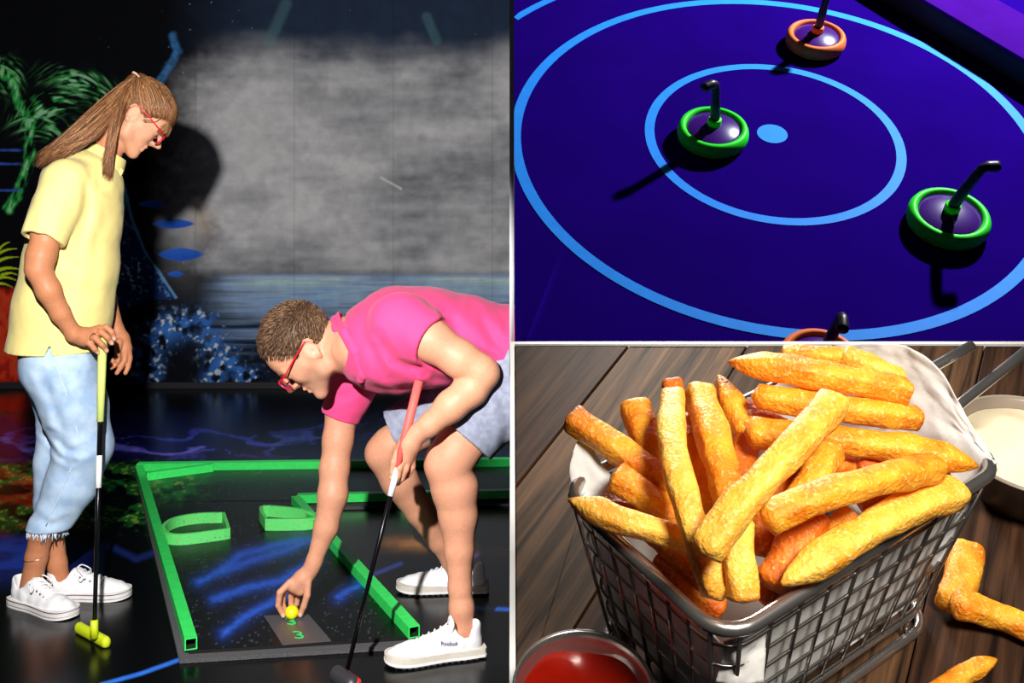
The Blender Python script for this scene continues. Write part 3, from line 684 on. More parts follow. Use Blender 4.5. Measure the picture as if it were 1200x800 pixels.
# paper liner
M_paper = mat('greaseproof_paper', (0.66, 0.65, 0.64), rough=0.7, var=0.05, scale=60, bump=0.5, bscale=55, spec=0.3)
paper = empty('paper_liner', ctr-tn*(HB-.012)); tag(paper, 'crumpled white greaseproof paper lining the wire basket', 'paper liner')
def sheet(name, rows, nu=18, nv=18, crump=.0012, seed=1):
    """smooth grid through rows of control points, crumpled, 0.4 mm thick"""
    R_ = [bez(r, nu//max(1, len(r)-1)) for r in rows]; m_ = min(len(r) for r in R_); cols = [bez([r[i] for r in R_], nv//max(1, len(rows)-1)) for i in range(m_)]
    P = np.array([[list(p) for p in c] for c in cols]); a_, b_ = P.shape[:2]
    du = np.gradient(P, axis=0); dv_ = np.gradient(P, axis=1); nn = np.cross(du, dv_); nn /= np.linalg.norm(nn, axis=2, keepdims=True)+1e-12
    ii, jj = np.meshgrid(np.arange(a_), np.arange(b_), indexing='ij'); z = fbm(ii/4.0, jj/4.0, seed=seed, oct=3)-.5
    P = P+nn*(z*2*crump)[..., None]; Q = P-nn*.0004; V = np.concatenate([P.reshape(-1, 3), Q.reshape(-1, 3)]); n_ = a_*b_
    i = np.arange(n_).reshape(a_, b_); q = np.stack([i[:-1, :-1], i[1:, :-1], i[1:, 1:], i[:-1, 1:]], -1).reshape(-1, 4)
    rim = np.concatenate([i[0, :], i[1:, -1], i[-1, -2::-1], i[-2:0:-1, 0]]); r2 = np.roll(rim, -1)
    q = np.concatenate([q, q[:, ::-1]+n_, np.stack([rim, r2, r2+n_, rim+n_], -1)])
    return adopt(np_obj(name, V, q, M_paper, None, True), paper)
G = .93
def ip(s, t, hgt): return bp_(s*G, t*G, hgt)
sheet('front_panel', [[ip(-1, -1, .014), ip(0, -1, .013), ip(1, -1, .014)], [ip(-1, -.99, .045), ip(0, -.97, .04), ip(1, -.98, .045)], [ip(-.98, -1.0, .070), ip(0, -.97, .072), ip(1, -1.0, .073)]], 36, 20, .0010, 3)
sheet('side_panel', [[ip(-1, 1, .014), ip(-1, 0, .013), ip(-1, -.96, .014)], [ip(-.98, 1, .045), ip(-.96, 0, .04), ip(-.98, -.96, .045)], [ip(-1, 1, .074), ip(-.97, 0, .070), ip(-1, -.96, .066)]], 24, 20, .0010, 5)
sheet('back_panel', [[ip(-1, 1, .014), ip(0, 1, .013), ip(1, 1, .014)], [ip(-1, .98, .05), ip(0, .96, .05), ip(1, .98, .05)], [ip(-1, .95, .078), ip(0, .97, .085), ip(1, 1.0, .083)]], 36, 20, .0012, 7)
sheet('bottom_panel', [[ip(-1, -1, .013), ip(1, -1, .013)], [ip(-1, 1, .013), ip(1, 1, .013)]], 12, 12, .0003, 9)
def proj(p): return PX+p.x/p.y*F, PY-(p.z-CH)/p.y*F
OUTL = [(1300, 550), (1150, 545), (1142, 518), (1131, 482), (1108, 442), (1086, 416), (1060, 405), (900, 405)]
def top_of(t):
    p = bp_(.97, t, HB)
    for i in range(60):
        q = p+tn*(.0008*i)+ea*(.0002*i); x, y = proj(q)
        yo = np.interp(x, [o[0] for o in OUTL[::-1]], [o[1] for o in OUTL[::-1]])
        if y <= yo: break
    return q
ts = (-.98, -.6, -.2, .2, .6, .98)
sheet('standing_sheet', [[bp_(.90, t, .030) for t in ts], [bp_(.93, t, .060) for t in ts], [bp_(.945, t, HB+.001) for t in ts], [bp_(.95, t, HB).lerp(top_of(t), .6) for t in ts], [top_of(t) for t in ts]], 50, 40, .0013, 11)
sheet('torn_corner', [[onT(672, 575, .078), onT(690, 590, .075), onT(735, 605, .072)], [onT(668, 555, .084), onT(690, 560, .082), onT(728, 575, .080)], [onT(672, 528, .090), onT(684, 512, .092), onT(704, 540, .086)]], 16, 16, .0012, 13)
sheet('front_flap', [[onT(838, 800, .050), onT(862, 805, .050), onT(895, 800, .050)], [onT(848, 765, .062), onT(868, 770, .061), onT(897, 755, .062)], [onT(848, 752, .070), onT(872, 745, .072), onT(898, 728, .072)]], 16, 16, .0012, 15)
# ------------------------------------------------------------------ fries
def fry_mat(name, c1, c2, c3):
    m = bpy.data.materials.new(name); m.use_nodes = True; nt = m.node_tree; N, L = nt.nodes, nt.links; b = N['Principled BSDF']
    tc = N.new('ShaderNodeTexCoord'); n1 = N.new('ShaderNodeTexNoise'); n1.inputs['Scale'].default_value = 95; n1.inputs['Detail'].default_value = 5; L.new(tc.outputs['Object'], n1.inputs['Vector'])
    cr = N.new('ShaderNodeValToRGB'); e = cr.color_ramp.elements; e[0].position = .32; e[0].color = (*c1, 1); e[1].position = .62; e[1].color = (*c2, 1); L.new(n1.outputs['Fac'], cr.inputs[0])
    n2 = N.new('ShaderNodeTexNoise'); n2.inputs['Scale'].default_value = 640; n2.inputs['Detail'].default_value = 4; L.new(tc.outputs['Object'], n2.inputs['Vector'])
    mr = N.new('ShaderNodeMapRange'); mr.inputs[1].default_value = .56; mr.inputs[2].default_value = .68; mr.inputs[4].default_value = .55; L.new(n2.outputs['Fac'], mr.inputs[0])
    mx = N.new('ShaderNodeMix'); mx.data_type = 'RGBA'; L.new(mr.outputs[0], mx.inputs['Factor']); L.new(cr.outputs[0], mx.inputs['A']); mx.inputs['B'].default_value = (*c3, 1)
    at_ = N.new('ShaderNodeAttribute'); at_.attribute_name = 'Col'
    m3 = N.new('ShaderNodeMix'); m3.data_type = 'RGBA'; m3.blend_type = 'MULTIPLY'; m3.inputs['Factor'].default_value = 1; L.new(mx.outputs['Result'], m3.inputs['A']); L.new(at_.outputs['Color'], m3.inputs['B'])
    L.new(m3.outputs['Result'], b.inputs['Base Color']); b.inputs['Roughness'].default_value = .48; b.inputs['Specular IOR Level'].default_value = .4
    b.inputs['Subsurface Weight'].default_value = .25; b.inputs['Subsurface Radius'].default_value = (.006, .0025, .0008); b.inputs['Subsurface Scale'].default_value = 1
    bp = N.new('ShaderNodeBump'); bp.inputs['Strength'].default_value = .9; bp.inputs['Distance'].default_value = .0010; L.new(n2.outputs['Fac'], bp.inputs['Height']); L.new(bp.outputs[0], b.inputs['Normal'])
    return m
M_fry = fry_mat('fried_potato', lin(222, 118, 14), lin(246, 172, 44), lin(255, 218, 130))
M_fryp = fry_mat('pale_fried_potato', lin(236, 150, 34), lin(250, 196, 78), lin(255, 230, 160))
M_fryd = fry_mat('darker_fried_potato', lin(190, 76, 8), lin(228, 124, 20), lin(248, 190, 84))  # darker tone, given to fries lower in the pile
def fry(pts, wd, label, m=M_fry, tip=(1, 1), seed=0, grp='fries in the wire basket', dark=(0.0, 0.0), roll=0.0, hfac=.92):
    """square-cut potato stick along pixel points (px, py, height above table); wd in pixels"""
    P = [onT(*p) for p in pts]; C = bez(P, 28//(len(P)-1)) if len(P) > 2 else [P[0].lerp(P[1], t/28)+tn*(.0012*math.sin(math.pi*t/28)) for t in range(29)]
    n = len(C); seg = 20; L_ = sum((C[i+1]-C[i]).length for i in range(n-1)); V = []; colr = []
    mid = C[n//2]; r = wd/2/F*mid.y*0.86; rr = np.random.default_rng(seed+5)
    ph = rr.uniform(0, 9, 6); dist = 0
    for i, c in enumerate(C):
        if i: dist += (c-C[i-1]).length
        t = (C[min(i+1, n-1)]-C[max(i-1, 0)]).normalized(); a = tn-t*tn.dot(t); a.normalize(); b = t.cross(a)
        a, b = a*math.cos(roll)+b*math.sin(roll), b*math.cos(roll)-a*math.sin(roll)
        e0, e1 = dist/r, (L_-dist)/r
        k0 = min(1, (max(e0, 0)/(0.35 if tip[0] >= 1 else 2.6))**(.45 if tip[0] >= 1 else .6)) if e0 < 2.6 else 1; k1 = min(1, (max(e1, 0)/(0.35 if tip[1] >= 1 else 2.6))**(.45 if tip[1] >= 1 else .6)) if e1 < 2.6 else 1
        k_ = max(.12, min(k0, k1)*(1+.05*math.sin(ph[0]+dist*90)+.04*math.sin(ph[1]+dist*210)))
        for j in range(seg):
            th = 2*math.pi*j/seg+.39; ct, st_ = math.cos(th), math.sin(th); q_ = (abs(ct)**4.2+abs(st_)**4.2)**(-1/4.2)
            bump = 1+.035*math.sin(ph[2]+5*th+dist*300)+.03*math.sin(ph[3]+3*th-dist*480)+rr.uniform(-.022, .022)
            V.append(c+(a*st_*hfac+b*ct)*(r*k_*q_*bump))
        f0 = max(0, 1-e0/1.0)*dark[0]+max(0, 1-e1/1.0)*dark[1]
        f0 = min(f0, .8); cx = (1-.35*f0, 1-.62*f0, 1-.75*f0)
        for j in range(seg):
            g = rr.uniform(.97, 1.03); colr.append((cx[0]*g, cx[1]*g, cx[2]*g))
    q = []
    for i in range(n-1):
        for j in range(seg): q.append((i*seg+j, i*seg+(j+1) % seg, (i+1)*seg+(j+1) % seg, (i+1)*seg+j))
    V += [C[0], C[-1]]; colr += [colr[0], colr[-1]]
    for j in range(seg): q.append((n*seg, (j+1) % seg, j, n*seg)); q.append((n*seg+1, (n-1)*seg+j, (n-1)*seg+(j+1) % seg, n*seg+1))
    faces = [f_ if f_[0] != f_[3] else f_[:3] for f_ in q]
    loc = C[n//2]
    o = mesh_obj('french_fry', [p-loc for p in V], faces, m, None, True); o.location = loc
    at_ = o.data.color_attributes.new('Col', 'FLOAT_COLOR', 'POINT'); at_.data.foreach_set('color', np.concatenate([np.array(colr), np.ones((len(colr), 1))], 1).astype(np.float32).ravel())
    tag(o, label, 'french fry', grp); return o
D_, P_ = M_fryd, M_fryp
FR = [
 ([(982, 466, .126), (930, 524, .124), (868, 590, .116), (822, 650, .108)], 43, 'longest pale fry lying diagonally on top of the basket pile', P_, (1, 1), (0, 0)),
 ([(789, 458, .106), (788, 520, .108), (808, 600, .104), (846, 704, .086)], 39, 'long curved fry standing upright left of the centre of the pile', P_, (1, 1), (0, .1)),
 ([(818, 456, .100), (838, 520, .100), (860, 600, .094)], 42, 'thick upright fry just right of the long curved one', M_fry, (1, 1), (.2, 0)),
 ([(666, 487, .098), (715, 520, .094), (790, 572, .086)], 38, 'leftmost fry with a browned tip sticking out above torn paper', M_fry, (1, 1), (1.0, 0)),
 ([(741, 472, .096), (765, 530, .090), (790, 585, .082)], 41, 'short blunt fry leaning left behind the curved fry', M_fry, (1, 1), (.35, 0)),
 ([(716, 556, .092), (755, 580, .088), (800, 615, .080)], 38, 'stubby fry inside the torn paper at the left', M_fry, (1, 1), (.1, 0)),
 ([(666, 585, .094), (720, 607, .094), (770, 622, .092), (826, 640, .084)], 33, 'fry resting across the left rim with a scorched end', P_, (.5, 1), (.9, 0)),
 ([(862, 612, .102), (866, 655, .098), (871, 707, .088)], 44, 'front fry pointing down with its cut end showing', P_, (1, 1), (0, .55)),
 ([(893, 612, .106), (950, 585, .110), (1030, 562, .108), (1103, 546, .098)], 39, 'big crusty fry lying level on the right side', M_fry, (1, 1), (.25, .1)),
 ([(916, 684, .088), (985, 640, .092), (1060, 598, .092), (1126, 574, .088)], 43, 'lowest right fry running along the front rim', P_, (.8, 1), (.15, .1)),
 ([(854, 424, .112), (920, 432, .114), (1000, 446, .112), (1068, 460, .106)], 37, 'topmost long fry with a pointed left tip', M_fry, (.5, 1), (.2, .35)),
 ([(880, 464, .104), (960, 474, .104), (1030, 484, .102), (1080, 490, .098)], 34, 'fry under the topmost one with a dark square end', M_fry, (1, 1), (0, .8)),
 ([(872, 506, .100), (960, 514, .102), (1060, 526, .100), (1146, 546, .094)], 37, 'long fry tapering to a point at the right rim', M_fry, (1, .4), (.5, .2)),
 ([(842, 440, .098), (858, 474, .094), (880, 520, .088)], 36, 'small upright fry beside the pointed left tip', M_fry, (.7, 1), (.2, 0)),
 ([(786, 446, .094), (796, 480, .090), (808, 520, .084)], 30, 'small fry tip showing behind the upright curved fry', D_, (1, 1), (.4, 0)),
 ([(915, 414, .104), (960, 416, .106), (1010, 420, .104)], 24, 'fry at the very back touching the paper sheet', M_fry, (1, 1), (.2, 0)),
 ([(985, 416, .106), (1020, 430, .104), (1060, 446, .100)], 30, 'back fry behind the topmost one near the paper', P_, (1, 1), (0, 0)),
 ([(974, 522, .104), (955, 560, .102), (930, 605, .094)], 43, 'crusty short fry in the middle of the pile', M_fry, (1, 1), (.1, 0)),
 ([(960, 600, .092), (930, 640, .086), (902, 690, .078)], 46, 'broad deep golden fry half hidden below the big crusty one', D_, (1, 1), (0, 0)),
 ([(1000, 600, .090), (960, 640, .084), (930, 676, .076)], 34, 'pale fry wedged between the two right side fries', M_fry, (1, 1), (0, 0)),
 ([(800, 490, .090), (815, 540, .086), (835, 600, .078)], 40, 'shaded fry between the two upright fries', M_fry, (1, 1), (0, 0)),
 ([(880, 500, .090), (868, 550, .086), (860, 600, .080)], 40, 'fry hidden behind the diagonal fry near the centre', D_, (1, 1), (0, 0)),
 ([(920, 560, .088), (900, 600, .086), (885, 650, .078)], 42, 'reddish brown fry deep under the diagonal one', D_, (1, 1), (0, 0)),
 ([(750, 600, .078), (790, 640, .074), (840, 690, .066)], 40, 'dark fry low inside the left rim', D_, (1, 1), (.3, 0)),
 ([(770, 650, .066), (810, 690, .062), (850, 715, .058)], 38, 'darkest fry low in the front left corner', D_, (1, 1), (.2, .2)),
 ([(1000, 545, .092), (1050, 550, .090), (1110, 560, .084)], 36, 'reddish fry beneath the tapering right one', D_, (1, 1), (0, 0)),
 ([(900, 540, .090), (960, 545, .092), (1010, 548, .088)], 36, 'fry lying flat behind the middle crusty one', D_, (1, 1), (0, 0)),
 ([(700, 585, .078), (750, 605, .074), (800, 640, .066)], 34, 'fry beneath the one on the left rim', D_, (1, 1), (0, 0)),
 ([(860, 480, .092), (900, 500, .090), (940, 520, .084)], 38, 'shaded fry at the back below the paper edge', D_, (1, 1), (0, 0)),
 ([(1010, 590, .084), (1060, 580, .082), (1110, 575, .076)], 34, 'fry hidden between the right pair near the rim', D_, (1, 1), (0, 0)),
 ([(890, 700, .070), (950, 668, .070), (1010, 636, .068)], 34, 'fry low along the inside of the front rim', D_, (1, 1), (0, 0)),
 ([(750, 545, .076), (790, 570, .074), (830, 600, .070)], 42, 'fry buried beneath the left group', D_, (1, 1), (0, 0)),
]
for i, (p, wd, lb, m_, tp, dk) in enumerate(FR): fry(p, wd, lb, m_, tp, i, dark=dk, roll=(.15*math.sin(i*2.3)))
fry([(1136, 640, .010), (1126, 680, .008), (1112, 712, .0065)], 42, 'curved fry lying on the table beside the basket', M_fry, (1, 1), 60, 'loose fries on the table')
fry([(1116, 706, .0125), (1160, 718, .0085), (1215, 740, .0065)], 34, 'straight loose fry crossing the curved one at the right edge', M_fry, (1, 1), 61, 'loose fries on the table')
fry([(1168, 772, .0062), (1130, 790, .0062), (1085, 822, .0062)], 26, 'loose fry with a pointed tip in the bottom right corner', M_fry, (.6, 1), 62, 'loose fries on the table', dark=(.5, 0))
M_salt = mat('salt', (.9, .88, .84), rough=.35)
# ------------------------------------------------------------------ dips
M_ketch = mat('ketchup', lin(128, 16, 4), rough=0.16, var=0.15, scale=45, bump=0.25, bscale=60, spec=.6)
kc = onT(684, 806, .030); kr = 84/F*kc.y
kb = empty('sauce_cup', kc-tn*.030); tag(kb, 'round steel cup of red ketchup at the front left', 'sauce cup')
Mk = basis(kc-tn*.030, tu, tv, tn); r = kr
adopt(lathe('cup', [(.001, .0004), (r*.70, .0004), (r*.74, .002), (r*.95, .027), (r*.99, .029), (r, .0302), (r*.985, .0312), (r*.95, .0305), (r*.92, .028), (r*.72, .004), (.001, .003)], M_rimst, Mk, None, 64), kb)
ks = SDF(.0009)
V, q_ = [], []
for i in range(16):
    rr_ = r*.905*i/15
    for j in range(48):
        a = 2*math.pi*j/48; x, y = rr_*math.cos(a), rr_*math.sin(a); z = .0235+.0012*math.sin(x*190+1)*math.cos(y*150)+.0008*(i/15)**6*0; V.append(Mk @ Vector((x, y, z)))
for i in range(15):
    for j in range(48): q_.append((i*48+j, i*48+(j+1) % 48, (i+1)*48+(j+1) % 48, (i+1)*48+j))
adopt(mesh_obj('ketchup', V, q_, M_ketch, None, True), kb)
M_cer = mat('dark_ceramic', lin(52, 42, 38), rough=0.3, var=0.2, scale=30, bump=.05); M_mayo = mat('mayonnaise', lin(236, 222, 190), rough=0.25, var=0.04, scale=60, bump=0.3, bscale=40, sss=.0)
M_lip = mat('bowl_lip', lin(150, 136, 122), rough=.3, var=.1, scale=40)
mc = onT(1212, 520, .030); mr_ = 94/F*mc.y
mb = empty('dip_bowl', mc-tn*.030); tag(mb, 'dark ceramic bowl of creamy white dip behind the basket', 'bowl')
Mm = basis(mc-tn*.030, tu, tv, tn); r = mr_
adopt(lathe('bowl', [(.001, .0004), (r*.55, .0004), (r*.62, .003), (r*.86, .016), (r*.98, .027), (r, .0300)], M_cer, Mm, None, 64), mb)
adopt(lathe('bowl_lip', [(r, .0300), (r*.985, .0312), (r*.93, .0300), (r*.90, .024), (r*.8, .015), (r*.4, .006), (.001, .005)], M_lip, Mm, None, 64), mb)
V, q_ = [], []
for i in range(16):
    rr_ = r*.90*i/15
    for j in range(48):
        a = 2*math.pi*j/48; x, y = rr_*math.cos(a), rr_*math.sin(a); z = .0255+.0011*math.sin(x*170+2)*math.cos(y*210+1); V.append(Mm @ Vector((x, y, z)))
for i in range(15):
    for j in range(48): q_.append((i*48+j, i*48+(j+1) % 48, (i+1)*48+(j+1) % 48, (i+1)*48+j))
adopt(mesh_obj('dip', V, q_, M_mayo, None, True), mb)
# ------------------------------------------------------------------ people
class Figure:
    """pixel + sideways offset -> world, on an upright plane square to the line of sight; offsets and radii in photo pixels"""
    def __init__(s, px0, Y0):
        s.C = at(px0, PY, Y0); d = Vector((s.C.x, s.C.y, 0)).normalized(); s.d = d; s.r = Vector((d.y, -d.x, 0)); s.s = Y0/F; s.cam = Vector((0, 0, CH))
        s.base = (s.C-s.cam).dot(d)
    def __call__(s, px, py, w=0.0):
        ray = Vector(((px-PX)/F, 1, -(py-PY)/F)); t = (s.base+w*s.s)/ray.dot(s.d); return s.cam+ray*t
    def L(s, pts):
        """[(px,py,w,r[,q])] -> chain list in metres"""
        return [((s(p[0], p[1], p[2]), p[3]*s.s) if len(p) == 4 else (s(p[0], p[1], p[2]), p[3]*s.s, p[4])) for p in pts]
def head_frame(fig, ox, oy, ow, pitch, facing):
    """ear-canal origin, forward, up, lateral (lateral + = away from the lens)"""
    p = math.radians(pitch); r = fig.r*facing; fw = r*math.cos(p)-Vector((0, 0, 1))*math.sin(p); up = r*math.sin(p)+Vector((0, 0, 1))*math.cos(p)
    return fig(ox, oy, ow), fw, up, fig.d
def add_head(S, H, k=1.0, male=False):
    o, fw, up, lt = H
    def P(x, y, z): return o+(fw*x+up*y+lt*z)*k
    ax = (fw, up, lt); E = lambda c, r, kk: S.ell(P(*c), ax, [a*k for a in r], kk)
    E((.006, .052, 0), (.094, .082, .072), 0)
    E((.046, -.004, 0), (.052, .080, .058), .03)
    E((.062, .050, 0), (.040, .050, .052), .02)                       # forehead
    E((.078, -.046, 0), (.022, .030, .028), .018)                      # muzzle
    S.rc(P(.089, -.084, -.009), P(.089, -.084, .009), .0150*k, .0150*k, .016)   # chin
    for z in (-1, 1):
        S.rc(P(.080, -.080, z*.012), P(.022, -.052, z*.046), .0155*k, .018*k, .02)   # jaw
        S.rc(P(.022, -.052, z*.046), P(.004, .0, z*.056), .019*k, .02*k, .025)
        S.rc(P(.066, -.008, z*.034), P(.040, -.004, z*.050), .024*k, .018*k, .02)    # cheek bone
        S.rc(P(.096, .030, z*.012), P(.082, .030, z*.044), .010*k, .009*k, .012)     # brow
    for z in (-1, 1): S.ell(P(.103, .012, z*.032), ax, [.013*k, .011*k, .016*k], .008, 's')   # eye hollows
    S.rc(P(.099, .030, 0), P(.127, -.010, 0), .0070*k, .0080*k, .009)                # nose
    S.rc(P(.127, -.011, 0), P(.103, -.021, 0), .0080*k, .0080*k, .005)
    for z in (-1, 1): S.rc(P(.112, -.015, z*.009), P(.104, -.016, z*.012), .0065*k, .006*k, .006)
    S.rc(P(.1015, -.041, -.014), P(.1015, -.041, .014), .0056*k, .0056*k, .005); S.rc(P(.0985, -.056, -.013), P(.0985, -.056, .013), .0060*k, .0060*k, .005)
    S.rc(P(.108, -.0485, -.024), P(.108, -.0485, .024), (.0030 if male else .0048)*k, (.0030 if male else .0048)*k, .002, op='s')   # mouth line
    for z in (-1, 1):
        S.ell(P(.085, .0125, z*.032), ax, [.0125*k, .0125*k, .0135*k], .003)         # lids
        for i in range(9):                                                           # ear helix
            a0, a1 = math.radians(-110+34*i), math.radians(-110+34*(i+1))
            if i > 7: break
            S.rc(P(-.008+.0175*math.cos(a0)-.006*math.sin(a0), .006+.026*math.sin(a0), z*(.071+.005*(math.cos(a0) < 0))), P(-.008+.0175*math.cos(a1)-.006*math.sin(a1), .006+.026*math.sin(a1), z*(.071+.005*(math.cos(a1) < 0))), .0042*k, .0042*k, .004)
        S.ell(P(-.008, .008, z*.070), ax, [.016*k, .027*k, .005*k], .004); S.ell(P(-.004, -.020, z*.072), ax, [.007*k, .010*k, .005*k], .004)
        S.ell(P(-.004, .000, z*.078), ax, [.007*k, .010*k, .005*k], .003, 's')
    return P
def skin_col(base, spots):
    base = np.array(base)
    def f(v):
        n = fbm(v[:, 0]*40, v[:, 1]*40, v[:, 2]*40, seed=4, oct=3)-.5; c = base*(1+.14*n)[:, None]
        for p, r, rgb, a in spots:
            d = np.linalg.norm(v-np.array(p), axis=1); m = (np.clip(1-d/r, 0, 1)**.7*a)[:, None]; c = c*(1-m)+np.array(rgb)*m
        return np.clip(c, 0, 1)
    return f
def finger(S, fig, pts, r=2.9, k=.003):
    L_ = fig.L([(*p, r*(1-.10*i)) for i, p in enumerate(pts)]); S.chain(L_, k)
def skin_mat(name): return mat(name, (1, 1, 1), rough=0.5, attr=True, var=0.06, scale=120, bump=0.10, bscale=500, spec=0.3, sss=0.08)
def folds(A, fr, seed, stretch=(1, 1, 1)):
    def f(x, y, z): return A*2*(fbm(x*fr*stretch[0], y*fr*stretch[1], z*fr*stretch[2], seed=seed, oct=2)-.5)
    return f
def crease(fig, pts, wd, depth):
    """a soft fold line along pixel points, running right through the cloth seen from the front"""
    P3 = [fig(x, y, 0) for x, y in pts]; u = [((p-fig.C).dot(fig.r), p.z) for p in P3]
    def f(x, y, z):
        uu = (x-fig.C.x)*fig.r.x+(y-fig.C.y)*fig.r.y; d = seg_dist(uu, z, u); w_ = wd*1.25*fig.s; dd_ = np.minimum(np.hypot(uu-u[0][0], z-u[0][1]), np.hypot(uu-u[-1][0], z-u[-1][1])); en_ = sstep(-.5*w_, 3*w_, dd_); return .75*en_*depth*(np.exp(-(d/w_)**2)-.7*np.exp(-((d-1.7*w_)/w_)**2))
    return f
def collar_ring(S, c, axis, R_, band, thick, lat, q, k=0.0):
    c = np.array(c); a = np.array(Vector(axis).normalized()); l_ = np.array(lat)
    def f(x, y, z):
        ex, ey, ez = x-c[0], y-c[1], z-c[2]; h_ = ex*a[0]+ey*a[1]+ez*a[2]; ex, ey, ez = ex-h_*a[0], ey-h_*a[1], ez-h_*a[2]
        el = ex*l_[0]+ey*l_[1]+ez*l_[2]; cc_ = el/q-el; rr_ = np.sqrt((ex+cc_*l_[0])**2+(ey+cc_*l_[1])**2+(ez+cc_*l_[2])**2)
        return np.maximum(np.abs(rr_-R_+h_*.35)-thick, np.abs(h_)-band)
    S.fn(f, c-R_*1.5, c+R_*1.5, k); return S
# ---- shoes
M_canvas = mat('white_canvas', (0.80, 0.80, 0.81), rough=0.75, var=0.05, scale=60, bump=0.25, bscale=900)
M_leather = mat('white_leather', (0.82, 0.82, 0.83), rough=0.45, var=0.03, scale=40, bump=0.08, bscale=300)
M_rubber = mat('white_rubber', (0.78, 0.77, 0.75), rough=0.5, var=0.05, scale=50)
M_sole_g = mat('grey_midsole', lin(205, 198, 186), rough=0.7, var=0.06, scale=60)
M_tread = mat('dark_tread', lin(60, 56, 66), rough=0.8)
M_stripe = mat('dark_red_piping', lin(92, 26, 36), rough=0.6)
M_lace = mat('white_lace', (0.84, 0.84, 0.85), rough=0.8, bump=.2, bscale=800)
M_eye = mat('metal_eyelet', lin(150, 150, 150), rough=.35, metal=.9)
M_inkp = mat('purple_print', lin(92, 78, 128), rough=.6); M_inkr = mat('red_print', lin(200, 30, 50), rough=.6)
FOOT = [(0, .022), (.02, .030), (.06, .0335), (.11, .033), (.16, .039), (.20, .044), (.235, .042), (.258, .033), (.272, .018), (.277, .004)]
def foot_w(x, L_):
    xs = [p[0]*L_/.277 for p in FOOT]; return np.interp(x, xs, [p[1] for p in FOOT])
def outline(L_, grow, toe=0):
    xs = [p[0]*L_/.277 for p in FOOT]; pts = [(x, -(w_)-grow) for x, (_, w_) in zip(xs, FOOT)]; pts += [(x, w_+grow) for x, (_, w_) in reversed(list(zip(xs, FOOT)))]
    cx = L_/2; return [(cx+(x-cx)*(1+2*grow/L_), y) for x, y in pts]
def slab(name, L_, grow, z0, z1, M, m, parent, lift=0.0):
    o = outline(L_, grow); o = [(q.x, q.y) for q in bez([(x, y, 0) for x, y in o]+[(o[0][0], o[0][1], 0)], 3)][:-1]; n = len(o)
    def zt(x): return lift*max(0, (x/L_-.75)/.25)**2
    V = [M @ Vector((x, y, z0+zt(x))) for x, y in o]+[M @ Vector((x, y, z1+zt(x)*.8)) for x, y in o]
    return mesh_obj(name, V, [tuple(reversed(range(n))), tuple(range(n, 2*n))]+[(i, (i+1) % n, n+(i+1) % n, n+i) for i in range(n)], m, parent)
